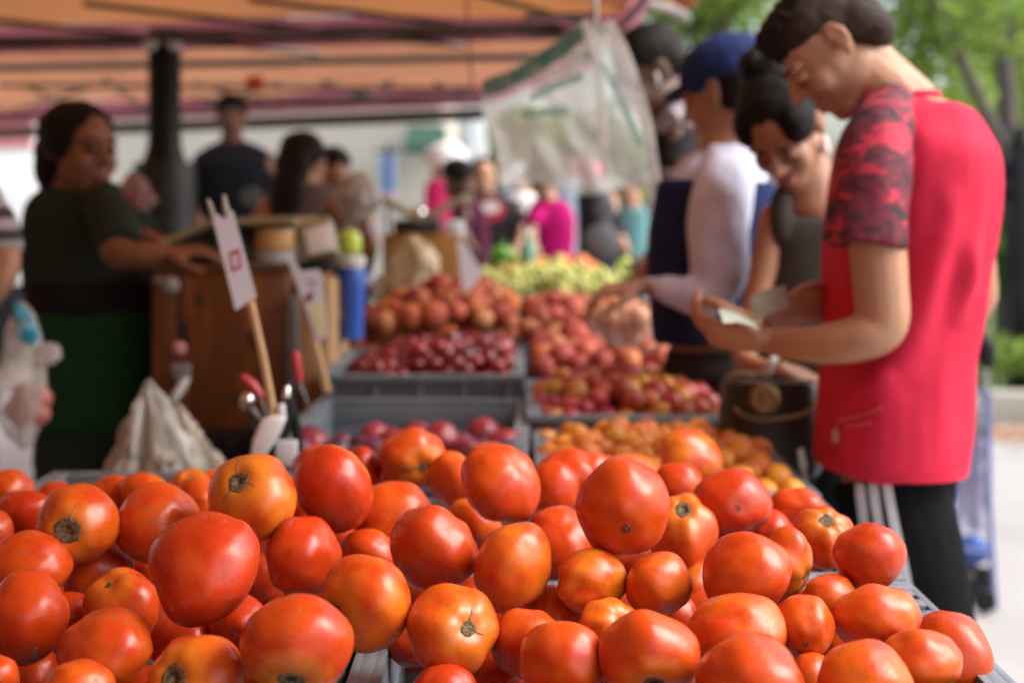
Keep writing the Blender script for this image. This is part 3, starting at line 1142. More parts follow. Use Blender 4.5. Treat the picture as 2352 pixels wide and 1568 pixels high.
    n7 = N(nt, 'ShaderNodeTexNoise', i_Scale=9, i_Detail=5, i_Roughness=.7)
    L(vec.outputs[0], n7.inputs['Vector'])
    bp = N(nt, 'ShaderNodeBump')
    bp.inputs['Strength'].default_value = .12
    bp.inputs['Distance'].default_value = .003
    L(n7.outputs['Fac'], bp.inputs['Height'])
    L(bp.outputs[0], b.inputs['Normal'])
    return m


TOM = tomato_material()
SCAR = M('corky stem scar', (.2, .13, .06), .9, .4, 300, .8, 500, col2=(.06, .045, .02), cov=.5)
SCABM = M('grey scab', (.2, .17, .13), .9, .4, 200, .6, 400)
CRACK = M('healed crack', (.22, .14, .06), .85, .4, 200, .4, 400)


def tcol(h, rnd):
    red, org, yel = V(.41, .017, .004), V(.57, .095, .006), V(.55, .155, .011)
    c = red.lerp(org, min(1, h * 1.6)) if h < .625 else org.lerp(yel, (h - .625) / .375)
    k = rnd.uniform(.92, 1.08)
    return (c.x * k, c.y * k, c.z * k, 1)


def tomato(key, cx, cy, w, h, hue, D, label, spec=None, group='tomatoes heaped in the front crates', name='tomato', lobes=None, world=None, hi=True):
    rnd = random.Random('t' + key)
    spec = spec or {}
    if world is not None:
        c, rx, rz = Vector(world[0]), world[1], world[1] * rnd.uniform(.88, 1)
    else:
        c, rx, rz = P(cx, cy, D), S(w / 2, D), S(h / 2, D)
    if 'stem' in spec:
        u, v = spec['stem']
        ax = V(u, -math.sqrt(max(.02, 1 - u * u - v * v)), -v).normalized()
    elif 'tip' in spec:
        u, v = spec['tip']
        ax = -V(u, -math.sqrt(max(.02, 1 - u * u - v * v)), -v).normalized()
    else:
        a = rnd.uniform(0, 6.28)
        ax = V(math.cos(a), rnd.uniform(.35, 1.2), math.sin(a) * .8).normalized()
    q = V(0, 0, 1).rotation_difference(ax).to_matrix() @ Matrix.Rotation(rnd.uniform(0, 6.28), 3, 'Z')
    nl = lobes if lobes is not None else rnd.choice([0, 4, 5, 6, 7])
    la = (.04 if lobes is None else .075) * (1 if nl else 0)
    ph0 = rnd.uniform(0, 6.28)
    sd = rnd.uniform(0, 100)
    pol = rnd.uniform(.82, .95)
    asym = V(rnd.uniform(-.06, .06), rnd.uniform(-.06, .06), 0)

    def local(th, ph):
        st, ct = math.sin(th), math.cos(th)
        d = V(st * math.cos(ph), st * math.sin(ph), ct)
        r = 1 + .085 * noise.noise(d * 1.1 + V(sd, 0, 0)) + .03 * noise.noise(d * 2.6 + V(0, sd, 0)) + .03 * abs(st) ** 4
        r += la * (math.cos(nl * ph + ph0 + .5 * math.sin(ph))) * abs(st) ** 1.5 * (.65 + .35 * ct)
        p = d * r
        p.z *= pol
        p.z -= .15 * math.exp(-(th / .3) ** 2) + .03 * math.exp(-(th / .75) ** 2)
        p.z += .05 * math.exp(-((math.pi - th) / .3) ** 2)
        return p + asym * d.z
    n, m = (56, 36) if hi else (28, 18)
    raw, tm, fs = [], [], []
    for i in range(m + 1):
        for k in range(n if 0 < i < m else 1):
            th, ph = math.pi * i / m, 2 * math.pi * k / n
            raw.append(q @ local(th, ph))
            tm.append((math.sin(th) * math.cos(ph), math.sin(th) * math.sin(ph), math.cos(th)))

    def idx(i, k):
        return 0 if i == 0 else (1 + (m - 1) * n if i == m else 1 + (i - 1) * n + k % n)
    for i in range(m):
        for k in range(n):
            if i == 0:
                fs.append((0, idx(1, k), idx(1, k + 1)))
            elif i == m - 1:
                fs.append((idx(i, k), idx(m, 0), idx(i, k + 1)))
            else:
                fs.append((idx(i, k), idx(i + 1, k), idx(i + 1, k + 1), idx(i, k + 1)))
    lo = V(*[min(p[i] for p in raw) for i in range(3)])
    hi_ = V(*[max(p[i] for p in raw) for i in range(3)])
    mid = (lo + hi_) / 2
    sc = V(2 * rx / (hi_.x - lo.x), (rx + rz) / (hi_.y - lo.y), 2 * rz / (hi_.z - lo.z))

    def tw(p):
        p = p - mid
        return V(p.x * sc.x, p.y * sc.y, p.z * sc.z)
    me = bpy.data.meshes.new(name)
    me.from_pydata([tw(p) for p in raw], [], fs)
    me.polygons.foreach_set('use_smooth', [True] * len(me.polygons))
    at = me.attributes.new('tm', 'FLOAT_VECTOR', 'POINT')
    at.data.foreach_set('vector', [x for t in tm for x in t])
    me.materials.append(TOM)
    o = bpy.data.objects.new(name, me)
    COL.objects.link(o)
    o.location = c
    o.color = tcol(hue, rnd)
    prop(o, label, 'tomato', group)

    def surf(th, ph, lift):
        p = local(th, ph)
        e = local(th + .01, ph) - p
        g = local(max(th, .02), ph + .02) - local(max(th, .02), ph)
        nn = e.cross(g)
        nn = nn.normalized() if nn.length > 1e-9 else V(0, 0, 1)
        if nn.dot(p) < 0:
            nn = -nn
        return tw(q @ (p + nn * lift))

    def child(nm, mb, mat):
        mm = bpy.data.meshes.new(nm)
        mm.from_pydata(mb.v, [], mb.f)
        mm.polygons.foreach_set('use_smooth', [True] * len(mm.polygons))
        mm.materials.append(mat)
        oo = bpy.data.objects.new(nm, mm)
        COL.objects.link(oo)
        oo.parent = o

    def patch(mb, th0, rad, ph_c=0., flip=False):
        """irregular corky disc round the pole"""
        k = 22
        rings = []
        for j, f in enumerate((.02, .35, .7, .92, 1.0)):
            ring = []
            for i in range(k):
                ph = 2 * math.pi * i / k
                rr = rad * (1 + .28 * noise.noise(V(math.cos(ph) * 1.6 + sd, math.sin(ph) * 1.6, 3)))
                th = rr * f
                if flip:
                    th = math.pi - th
                ring.append(surf(th, ph, (.028 if f < .5 else .022 if f < .8 else .014 if f < .95 else -.01) + .012 * noise.noise(V(i, j, sd))))
            rings.append(ring)
        mb.rings(rings, True)
    if 'stem' in spec:
        mb = MB()
        patch(mb, 0, spec.get('r', .19))
        child('stem_scar', mb, SCAR)
        for (ph, ln, wd) in spec.get('cracks', ()):
            mb = MB()
            rings = []
            for i in range(9):
                t = i / 8
                th = .14 + ln * t
                ww = wd * (1 - t) ** .7 * (.8 + .4 * noise.noise(V(i * .9, sd, 0))) + .004
                pp = ph + .12 * noise.noise(V(t * 2, sd, 5))
                dphi = ww / max(.15, math.sin(th))
                rings.append([surf(th, pp - dphi, -.004), surf(th, pp, .012), surf(th, pp + dphi, -.004), surf(th, pp, -.02)])
            mb.rings(rings, True)
            child('healed_crack', mb, CRACK)
    if 'scab' in spec:
        u, v = spec['scab']
        dd = V(u, -math.sqrt(1 - u * u - v * v), -v)
        loc = q.inverted() @ dd
        th0, ph0_ = math.acos(max(-1, min(1, loc.z))), math.atan2(loc.y, loc.x)
        for j in range(9):
            mb = MB()
            a0, b0 = th0 + rnd.gauss(0, .07), ph0_ + rnd.gauss(0, .17)
            rr0 = rnd.uniform(.03, .085)
            mb.rings([[surf(a0 + f * rr0 * math.sin(a) * (1 + .4 * noise.noise(V(j, a, sd))), b0 + f * rr0 * 1.3 * math.cos(a), lf) for a in [6.283 * k / 12 for k in range(12)]] for f, lf in ((1, -.01), (.9, .006), (.5, .011), (.05, .009))])
            child('scab', mb, SCABM)
    if 'tip' in spec:
        mb = MB()
        r = spec.get('r', .05)
        patch(mb, 0, r * .6, flip=True)
        for j in range(5):
            a = j * 1.257 + sd
            p0, p1 = surf(math.pi - .01, a, .01), surf(math.pi - r * 1.9, a, .006)
            mb.tube([p0, p1], [.0011, .0004], 5, round_ends=False)
        if 'ring' in spec:
            mb.tube([surf(math.pi - spec['ring'], 6.283 * k / 24, .001) for k in range(25)], .0008, 5, round_ends=False)
        child('blossom_scar', mb, SCAR)
    return o


BUR = 'tomato half buried in the shaded gaps of the front heap'
TOMS = {}
for ln in '''a 20 1132 116 112 0.55 1.842
b 60 1182 140 116 0.05 1.676
c 182 1200 186 178 0.60 1.508
d 362 1203 190 190 0.45 1.543
e1 262 1142 125 110 0.60 1.850
e2 335 1140 130 112 0.60 1.813
e3 437 1122 100 90 0.75 1.971
e4 455 1150 115 110 0.60 1.821
e5 492 1118 90 80 0.60 2.013
e6 122 1150 100 90 0.15 1.917
f 580 1144 205 200 1.00 1.497
g 466 1304 257 250 0.10 1.285
h 696 1277 174 180 0.12 1.472
i 767 1120 182 202 0.10 1.581
i2 735 1085 130 130 0.10 1.978
i3 832 1085 95 125 0.05 1.919
j 58 1300 205 160 0.35 1.446
k 62 1418 196 216 0.25 1.312
l 240 1492 222 188 0.40 1.243
m 225 1312 145 145 0.15 1.551
n 278 1394 182 172 0.25 1.397
o 162 1420 110 110 0.20 1.430
p 425 1482 165 140 0.10 1.360
q 550 1428 140 130 0.08 1.350
r 450 1562 232 205 0.70 1.183
s 683 1482 262 242 0.30 1.160
t 180 1592 168 142 0.60 1.159
u -8 1560 100 120 0.35 1.184
v 600 1335 112 120 0.10 1.546
v2 600 1262 100 110 0.50 1.646
w -28 1222 110 110 0.35 1.597
x 840 1386 212 222 0.80 1.313
y 902 1182 195 150 0.45 1.641
z 850 1272 140 120 0.30 1.583
A 947 1052 155 150 0.55 1.903
B 1042 1102 125 138 0.50 1.846
C 1150 1110 184 174 0.35 1.615
D 1268 1122 122 130 0.20 1.771
E 1300 1092 142 126 0.20 1.892
E2 1358 1088 110 100 0.35 2.027
F 1118 1062 110 95 0.50 2.086
G 998 1258 203 206 0.22 1.438
H 1178 1302 178 206 0.75 1.405
I 1283 1246 172 160 0.25 1.585
J 1430 1163 217 230 0.30 1.432
K 1455 1095 140 105 0.75 1.941
L 1588 1050 146 130 0.95 2.010
M 1560 1117 112 112 0.20 1.856
N 1570 1224 158 178 0.35 1.585
O 1090 1204 120 110 0.60 1.707
P 1360 1332 164 152 0.90 1.403
Q 1514 1342 155 152 0.65 1.393
R 1040 1447 215 208 0.60 1.294
S1 1275 1412 130 120 0.60 1.425
S2 1212 1482 186 172 0.50 1.316
T 1290 1519 192 186 0.45 1.220
U 1400 1435 144 120 0.75 1.358
V 1490 1504 236 216 0.45 1.203
W 1607 1350 105 110 0.70 1.556
X 1018 1592 150 120 0.20 1.250
Y 1130 1558 140 130 0.15 1.366
AA 1682 1156 182 162 0.12 1.627
BB 1832 1172 140 110 0.30 1.712
CC 1892 1235 150 138 0.40 1.578
DD 1998 1276 170 154 0.15 1.457
EE 1715 1317 200 192 0.40 1.368
FF 1808 1290 126 168 0.60 1.462
GG 1690 1448 228 168 0.70 1.269
HH 1847 1440 142 146 0.50 1.289
II 2010 1420 206 166 0.65 1.310
JJ 2115 1520 200 160 0.60 1.219
KK 1985 1568 216 198 0.65 1.154
LL 1722 1566 246 216 0.40 1.144
MM 1868 1560 120 118 0.60 1.256
NN 1905 1372 125 110 0.55 1.431
OO 1822 1372 90 85 0.70 1.504
b2 20 1240 120 110 0.10 1.709
z2 760 1230 120 110 0.20 1.741
z3 930 1330 120 120 0.15 1.613
z4 1440 1290 130 120 0.15 1.677
z5 1660 1245 120 110 0.15 1.695
z6 1100 1385 110 110 0.10 1.563
z7 760 1385 110 110 0.10 1.587
z8 330 1300 110 110 0.10 1.662
z9 1610 1420 110 110 0.12 1.518
za 1560 1590 140 120 0.30 1.305
zb 60 1550 140 120 0.20 1.361
zc 320 1590 140 120 0.20 1.329
zd 1940 1490 120 110 0.30 1.413
ze 1780 1365 110 110 0.20 1.560
zf 1420 1380 110 110 0.20 1.568
zg 1757 1232 130 118 0.12 1.66
zh 368 1425 120 110 0.15 1.50
zi 688 1180 110 110 0.15 1.66
zj 948 1470 120 110 0.1 1.42
zk 1545 1420 110 105 0.15 1.46
zl 905 1110 110 110 0.2 2.0'''.strip().splitlines():
    p = ln.split()
    TOMS[p[0]] = [float(x) for x in p[1:]]
TL = {
    'a': ('orange tomato cut by the left edge, back row', {}),
    'b': ('small red tomato behind the big corky scar at left', {}),
    'c': ('dusty orange tomato whose big corky scar faces the camera', {'stem': (.0, -.05), 'r': .36, 'cracks': ((.6, .42, .06), (4.9, .6, .07), (1.5, .5, .03))}),
    'd': ('smooth orange-red tomato right of the corky-scarred one', {}),
    'e1': ('flat orange tomato in the back left row, mostly covered', {}),
    'e2': ('orange tomato in the back left row beside the bare rim', {}),
    'e3': ('small orange tomato with yellow-green shoulder at the back left', {'stem': (.1, -.9), 'r': .14}),
    'e4': ('orange tomato left of the greenish yellow one', {}),
    'e5': ('small orange tomato peeping out behind the greenish yellow one', {}),
    'e6': ('dark red tomato behind the dusty orange scarred one', {}),
    'f': ('orange-yellow tomato with green cracked shoulder, top of the left heap', {'stem': (-.22, -.58), 'r': .25, 'cracks': ((.3, .55, .035), (2.6, .5, .06), (4.6, .35, .03))}),
    'g': ('largest glossy red lopsided tomato in the left heap', {'lobes': 3}),
    'h': ('round deep red tomato right of the largest lopsided one', {}),
    'i': ('big red tomato with grey specks below, top of the left ridge', {}),
    'i2': ('red tomato mostly covered behind the speckled ridge tomato', {}),
    'i3': ('ribbed red tomato tucked right behind the speckled ridge tomato', {'lobes': 5}),
    'j': ('red-orange tomato above the scabbed one at the left edge', {}),
    'k': ('red tomato with a grey scab, cut by the left edge', {'scab': (.3, .72)}),
    'l': ('wide orange-red tomato low in the left corner, rightward of the scabbed one', {}),
    'm': (BUR, {}), 'n': ('shaded red tomato with folded top under the big lopsided one', {'stem': (-.3, -.85), 'lobes': 4, 'r': .1}), 'o': (BUR, {}), 'p': (BUR, {}),
    'q': ('red tomato with a tiny star scar below the largest one', {'tip': (-.05, .1), 'r': .05}),
    'r': ('orange tomato with an oval corky scar at the bottom edge', {'stem': (-.42, -.42), 'r': .28, 'cracks': ((3.8, .3, .05),)}),
    's': ('big red tomato with the stem scar and two cracks at its base', {'stem': (-.03, .64), 'r': .27, 'cracks': ((.9, .55, .03), (3.4, .6, .03))}),
    't': ('orange tomato cut by the bottom edge at left', {}),
    'u': ('orange tomato cut by the bottom left corner', {}),
    'v': (BUR, {}), 'v2': (BUR, {}), 'w': ('orange tomato just showing at the left edge below the back row', {}),
    'x': ('amber-orange tomato with its dark scar on the left, above the bare rim', {'stem': (-.74, .12), 'r': .27, 'cracks': ((1.6, .3, .05),)}),
    'y': ('wide orange-red tomato behind the deep red central one', {}),
    'z': ('shaded red tomato under the wide orange-red one', {}),
    'A': ('orange-red tomato with a pale zipper crack, rearmost at centre', {'stem': (.5, .3), 'r': .15, 'cracks': ((2.2, .7, .05), (3.0, .3, .03)), 'lobes': 5}),
    'B': ('dark orange tomato right of the zipper-cracked one', {}),
    'C': ('smooth red tomato crowning the middle of the heap', {}),
    'D': ('red tomato half hidden right of the crowning middle one', {}),
    'E': ('red tomato in the back row in front of the apricot crate', {}),
    'E2': ('small red tomato at the very back by the apricots', {}),
    'F': ('orange tomato top peeping over the crowning middle one', {}),
    'G': ('deep red tomato at the centre of the heap', {}),
    'H': ('tall barrel-shaped orange tomato right of the deep red central one', {}),
    'I': ('shaded red tomato behind the barrel-shaped one', {}),
    'J': ('largest red tomato on the right ridge with a ring mark', {'tip': (.05, .3), 'r': .03, 'ring': .085}),
    'K': ('orange tomato behind the ring-marked one', {}),
    'L': ('pale yellow-orange tomato standing up against the apricots', {}),
    'M': ('red tomato below the pale yellow-orange one', {}),
    'N': ('ribbed orange-red tomato with scar on top, right of the ring-marked one', {'stem': (-.1, -.82), 'r': .26, 'lobes': 5, 'cracks': ((1.2, .4, .04),)}),
    'O': (BUR, {}),
    'P': ('small bright orange tomato in the middle right of the heap', {}),
    'Q': ('small orange-red tomato with dark flecks beside the bright orange one', {}),
    'R': ('orange-red tomato with a scar and two square marks', {'stem': (.46, -.3), 'r': .18, 'cracks': ((3.5, .28, .05), (5.2, .4, .05))}),
    'S1': (BUR, {}), 'S2': ('orange-red tomato lower middle, left of the smooth glossy pair', {}),
    'T': ('smooth glossy orange-red tomato at the bottom edge, middle', {}),
    'U': ('orange tomato with dark scar at its top right, behind the bottom row', {'stem': (.55, -.5), 'r': .18}),
    'V': ('big red-orange tomato with round scar at its base, bottom middle', {'stem': (0, .6), 'r': .29, 'cracks': ((1.2, .3, .03),)}),
    'W': (BUR, {}), 'X': (BUR, {}), 'Y': (BUR, {}),
    'AA': ('round red tomato with a pale star scar facing the camera', {'tip': (0, -.15), 'r': .055}),
    'BB': ('red tomato with ribbed shoulders just below the apricot crate corner', {'lobes': 4}),
    'CC': ('orange-red tomato with a flat corky scar on top, by the boy', {'stem': (.05, -.8), 'r': .27, 'lobes': 6}),
    'DD': ('smooth red tomato perched on the crate corner by the boy', {}),
    'EE': ('large red tomato below the star-scarred one', {}),
    'FF': ('pleated orange tomato right of the large red one', {'stem': (.75, .35), 'r': .12, 'lobes': 5, 'cracks': ((2., .5, .05),)}),
    'GG': ('wide bright orange tomato on the right with a dark nick', {}),
    'HH': ('red-orange tomato with small dark scar, right of the wide orange one', {'tip': (-.1, .25), 'r': .06}),
    'II': ('large orange-red tomato with a pale scratch by the right rim', {'tip': (.1, .6), 'r': .045}),
    'JJ': ('orange-red tomato lowest along the right rim', {}),
    'KK': ('glossy orange-red tomato at the bottom edge, left of the lowest rim tomato', {}),
    'LL': ('big glossy red tomato at the bottom edge, right of the round-scarred one', {}),
    'MM': ('small orange tomato wedged between two at the bottom edge right', {}),
    'NN': ('orange tomato under the scratched one near the rear rim', {}),
    'OO': (BUR, {}),
}
placed = []
for k, (cx, cy, w, h, hue, D) in TOMS.items():
    lab, sp = TL.get(k, (BUR, {}))
    if lab == BUR:
        w, h = w * 1.08, h * 1.08
    sp = dict(sp)
    lobes = sp.pop('lobes', None)
    tomato(k, cx, cy, w, h, hue, D, lab, sp, lobes=lobes)
    placed.append((P(cx, cy, D), S(max(w, h) / 2, D), (cx, cy, (w + h) / 4, D)))
# tomatoes lower in the heap, seen only through the gaps
rf = random.Random(21)
cnt = 0
for _ in range(20000):
    if cnt >= 90:
        break
    c = V(rf.uniform(-.7, .42), rf.uniform(1.08, 2.28), rf.uniform(.84, 1.03))
    r = rf.uniform(.036, .043)
    if c.z > (.925 if c.y > 1.9 else .96 if c.y > 1.7 else 1.0):
        continue
    if not (abs(c.x + .156) > r * .9 or c.z > .98):
        continue
    ok = all((c - q).length > r + rq * .95 - .012 for q, rq, _ in placed)
    if ok:
        px, py = CX + c.x / c.y * F, HY + (CZ - c.z) / c.y * F
        pr = r * F / c.y
        for q, rq, im in placed:
            if im and im[3] > c.y and math.hypot(im[0] - px, im[1] - py) < im[2] * .8 + pr:
                ok = False
                break
    if ok:
        tomato('fill%d' % cnt, 0, 0, 0, 0, rf.choice([.05, .15, .3, .5]), 0, BUR, world=(c, r), hi=False)
        placed.append((c, r, None))
        cnt += 1


# ------------------------------------------------------------------ smaller fruit
def fruit_mesh(name, mat, r, stretch=1.1, cleft=.08, seed=0, n=20, m=14, dimple=.12):
    vs, fs = [], []
    for i in range(m + 1):
        for k in range(n):
            th, ph = math.pi * i / m, 2 * math.pi * k / n
            d = V(math.sin(th) * math.cos(ph), math.sin(th) * math.sin(ph), math.cos(th))
            q = r * (1 + .04 * noise.noise(d * 1.3 + V(seed, 0, 0)) - cleft * math.exp(-((math.atan2(d.y, d.x)) / .3) ** 2) * math.sin(th) ** .5)
            p = d * q
            p.z = p.z * stretch - dimple * r * math.exp(-(th / .35) ** 2)
            vs.append(p)
    for i in range(m):
        for k in range(n):
            k2 = (k + 1) % n
            a, b, c, d = i * n + k, (i + 1) * n + k, (i + 1) * n + k2, i * n + k2
            fs.append((a, b, c) if i == 0 else (a, b, d) if i == m - 1 else (a, b, c, d))
    me = bpy.data.meshes.new(name)
    me.from_pydata(vs, [], fs)
    me.polygons.foreach_set('use_smooth', [True] * len(me.polygons))
    me.materials.append(mat)
    return me


def fruit_mat(name, col2, rough, cov=.55, sc=25, spec=.5):
    m, nt, b, out = nodes(name)
    L = nt.links.new
    tc = N(nt, 'ShaderNodeTexCoord')
    oi = N(nt, 'ShaderNodeObjectInfo')
    of = N(nt, 'ShaderNodeVectorMath', operation='SCALE')
    of.inputs[0].default_value = (3, 5, 7)
    L(oi.outputs['Random'], of.inputs['Scale'])
    ad = N(nt, 'ShaderNodeVectorMath', operation='ADD')
    L(tc.outputs['Object'], ad.inputs[0])
    L(of.outputs[0], ad.inputs[1])
    nz = N(nt, 'ShaderNodeTexNoise', i_Scale=sc, i_Detail=4)
    L(ad.outputs[0], nz.inputs['Vector'])
    r = N(nt, 'ShaderNodeValToRGB')
    r.color_ramp.elements[0].position, r.color_ramp.elements[1].position = cov - .1, cov + .14
    L(nz.outputs['Fac'], r.inputs[0])
    mx = N(nt, 'ShaderNodeMix', data_type='RGBA')
    L(r.outputs[0], mx.inputs[0])
    L(oi.outputs['Color'], mx.inputs[6])
    mx.inputs[7].default_value = c4(col2)
    L(mx.outputs[2], b.inputs['Base Color'])
    b.inputs['Roughness'].default_value = rough
    b.inputs['Specular IOR Level'].default_value = spec
    n2 = N(nt, 'ShaderNodeTexNoise', i_Scale=180, i_Detail=3)
    L(ad.outputs[0], n2.inputs['Vector'])
    bp = N(nt, 'ShaderNodeBump')
    bp.inputs['Strength'].default_value = .15
    bp.inputs['Distance'].default_value = .002
    L(n2.outputs['Fac'], bp.inputs['Height'])
    L(bp.outputs[0], b.inputs['Normal'])
    return m


def heap(name, label, cat, group, meshes, region, zf, sp, cols, seed, under=True, tilt=1.):
    rnd = random.Random(seed)
    x0, x1, y0, y1 = region
    layers = [(0, 0, 0)] + ([(sp * .5, sp * .4, sp * .72)] if under else [])
    made = 0
    for ox, oy, dz in layers:
        row = 0
        y = y0 + oy
        while y < y1:
            x = x0 + ox + (row % 2) * sp * .5
            while x < x1:
                px, py = x + rnd.gauss(0, sp * .1), y + rnd.gauss(0, sp * .1)
                o = bpy.data.objects.new(name, rnd.choice(meshes))
                COL.objects.link(o)
                o.location = (px, py, zf(px, py) - dz + rnd.gauss(0, sp * .12) - (.2 * sp if dz else 0))
                o.rotation_euler = (rnd.uniform(-1.6, 1.6) * tilt, rnd.uniform(-1.6, 1.6) * tilt, rnd.uniform(0, 6.28))
                s = rnd.uniform(.78, 1.14)
                o.scale = (s, s, s)
                c = Vector(rnd.choice(cols)) * rnd.uniform(.8, 1.2)
                o.color = (c.x, c.y, c.z, 1)
                prop(o, label, cat, group)
                made += 1
                x += sp
            y += sp * .87
            row += 1
    return made


def dome(x0, x1, y0, y1, zb, zt, e=1.):
    def f(x, y):
        u = max(0, 1 - ((x - (x0 + x1) / 2) / ((x1 - x0) / 2)) ** 2) * max(0, 1 - ((y - (y0 + y1) / 2) / ((y1 - y0) / 2)) ** 2)
        return zb + (zt - zb) * u ** e + .012 * noise.noise(V(x * 14, y * 14, zb))
    return f


APM = fruit_mat('apricot skin', (.55, .14, .03), .5, .58)
PLM = fruit_mat('mixed plum skin', (.33, .03, .03), .4, .52, 18)
DPM = fruit_mat('purple plum skin', (.13, .035, .07), .4, .55, 20)
CHM = fruit_mat('cherry skin', (.11, .006, .012), .24, .6, 20)
PEM = fruit_mat('peach skin', (.22, .03, .025), .65, .5, 14, .3)
CIM = fruit_mat('citrus skin', (.7, .3, .02), .4, .6, 12)
ap = [fruit_mesh('apricot', APM, .023, 1.02, .1, 1), fruit_mesh('apricot', APM, .021, 1.1, .1, 2)]
heap('apricot', 'small orange apricot in the grey crate right behind the tomatoes', 'apricot', 'apricots in the grey crate', ap, (.075, .44, 2.19, 2.745), dome(.04, .468, 2.15, 2.78, .935, .995, .6), .05, [(.72, .27, .03), (.74, .32, .035), (.66, .2, .025)], 5)
pm = [fruit_mesh('mixed_plum', PLM, .025, 1.22, .06, 3), fruit_mesh('mixed_plum', PLM, .024, 1.1, .06, 4)]
heap('mixed_plum', 'red and yellow plum in the grey crate beyond the apricots', 'plum', 'mixed plums in the grey crate', pm, (.065, .435, 2.84, 3.37), dome(.03, .465, 2.8, 3.4, .95, 1.03, .8), .053, [(.46, .06, .05), (.6, .34, .04), (.3, .02, .05), (.55, .16, .06), (.58, .26, .04)], 6)
dp = [fruit_mesh('purple_plum', DPM, .034, 1.12, .06, 5), fruit_mesh('purple_plum', DPM, .031, 1.05, .06, 6)]
heap('purple_plum', 'dark purple plum in the deep grey crate behind the central tomatoes', 'plum', 'purple plums in the deep grey crate', dp, (-.4, .01, 2.5, 2.8), dome(-.6, .2, 2.2, 3.1, .9, .955, .5), .07, [(.1, .015, .04), (.06, .012, .04), (.25, .02, .03), (.12, .03, .08)], 8, under=False)
ch = [fruit_mesh('cherry', CHM, .0235, 1.02, .05, 7), fruit_mesh('cherry', CHM, .0215, .95, .05, 8)]
heap('cherry', 'glossy dark red cherry in the raised grey crate', 'cherry', 'cherries in the raised crate', ch, (-.385, .0, 3.28, 3.78), dome(-.46, .2, 3.15, 3.95, .955, 1.065, .9), .046, [(.15, .005, .012), (.09, .005, .012), (.24, .02, .018)], 9)
pe = [fruit_mesh('peach', PEM, .036, .98, .08, 9), fruit_mesh('peach', PEM, .033, 1.05, .08, 10)]
PC = [(.44, .11, .06), (.52, .25, .10), (.33, .06, .045), (.50, .16, .06)]
heap('peach', 'blushed peach heaped in the crate nearest the mixed plums', 'peach', 'peaches nearest the mixed plums', pe, (.08, .44, 3.44, 4.0), dome(-.05, .56, 3.3, 4.2, .96, 1.06, .7), .068, PC, 10)
heap('peach', 'blushed peach heaped in the crate behind the cherries', 'peach', 'peaches behind the cherries', pe, (-.42, .02, 3.9, 4.46), dome(-.5, .14, 3.7, 4.7, .97, 1.16, .7), .068, PC + [(.52, .15, .03)], 11)
heap('peach', 'blushed peach heaped in front of the green grapes', 'peach', 'peaches in front of the grapes', pe, (.06, .44, 4.05, 4.64), dome(-.15, .55, 3.9, 4.9, .98, 1.10, .7), .068, PC, 12)
ci = [fruit_mesh('orange', CIM, .036, .97, 0, 12)]
heap('orange', 'orange at the far end of the fruit table', 'orange', 'oranges at the far end', ci, (-.06, .36, 5.3, 5.75), dome(-.2, .5, 5.1, 5.9, 1.09, 1.17), .072, [(.65, .2, .02), (.6, .13, .04), (.6, .3, .06)], 13, under=False)

GRP = mt('green grape skin', (.56, .6, .19), .25, .25, 30, trans=.25)
STEMM = mt('grape stem', (.2, .2, .06), .8, .3, 40)
rg = random.Random(31)
zg = dome(-.25, .55, 4.5, 5.4, 1.03, 1.17, .7)
gi = 0
for iy in range(4):
    for ix in range(5):
        x, y = -.06 + ix * .1 + rg.gauss(0, .015), 4.74 + iy * .115 + rg.gauss(0, .012)
        c = V(x, y, zg(x, y))
        t = thing('grape_bunch', 'bunch of pale green grapes in the crate behind the peaches', 'grapes', c, 'green grapes in the crate')
        mb = MB()
        an = rg.uniform(0, 6.28)
        dr = V(math.cos(an), math.sin(an), -.1)
        for k in range(34):
            tt = rg.random()
            p = c + dr * (tt - .4) * .13 + V(rg.gauss(0, .026), rg.gauss(0, .026), rg.gauss(0, .018)) * (1.2 - tt * .6)
            mb.ell(p, (.0125, .0125, .0145), None, 10, 7)
        obj('berries', mb, GRP, t)
        mb = MB()
        mb.tube([c - dr * .09 + V(0, 0, .02), c - dr * .03, c + dr * .06], [.003, .0025, .0015], 6)
        obj('stem', mb, STEMM, t)
# two peppers, a bottle and a lime among the oranges
mb = MB()
c = P(1152, 592, 5.5)
for k in range(4):
    a = k * 1.57 + .4
    mb.ell(c + V(.02 * math.cos(a), .02 * math.sin(a), 0), (.034, .034, .045))
mb.tube([c + V(0, 0, .04), c + V(.01, 0, .07)], [.009, .006], 8)
prop(obj('green_pepper', mb, mt('green pepper skin', (.08, .26, .02), .25, .2, 20), voxel=.006), 'round green pepper beside the far oranges', 'pepper')
t = thing('bottle', 'pale green bottle standing among the far oranges', 'bottle', P(1213, 610, 5.42))
c = P(1213, 612, 5.42)
mb = MB()
mb.lathe(c, [(.033, -.06), (.036, -.05), (.036, .05), (.03, .075), (.014, .1), (.014, .12)], 20)
obj('glass', mb, mt('pale green glass', (.2, .42, .3), .15, .1, 8, trans=.4), t)
mb = MB()
mb.lathe(c, [(.016, .12), (.016, .14), (.01, .142)], 16)
obj('cap', mb, mt('white cap', (.6, .66, .6), .4, .1, 9), t)
mb = MB()
mb.ell(P(1437, 612, 5.1), (.03, .03, .036))
prop(obj('lime_fruit', mb, mt('yellow green fruit', (.4, .52, .08), .35, .2, 20)), 'single yellow-green fruit near the white bag at the table end', 'fruit')


# ------------------------------------------------------------------ counter, scale, signs and bags
def quad_slab(mb, pts, t, nrm):
    n = Vector(nrm).normalized() * t
    a = [Vector(p) for p in pts]
    k = len(a)
    mb.rings([a, [p + n for p in a]])


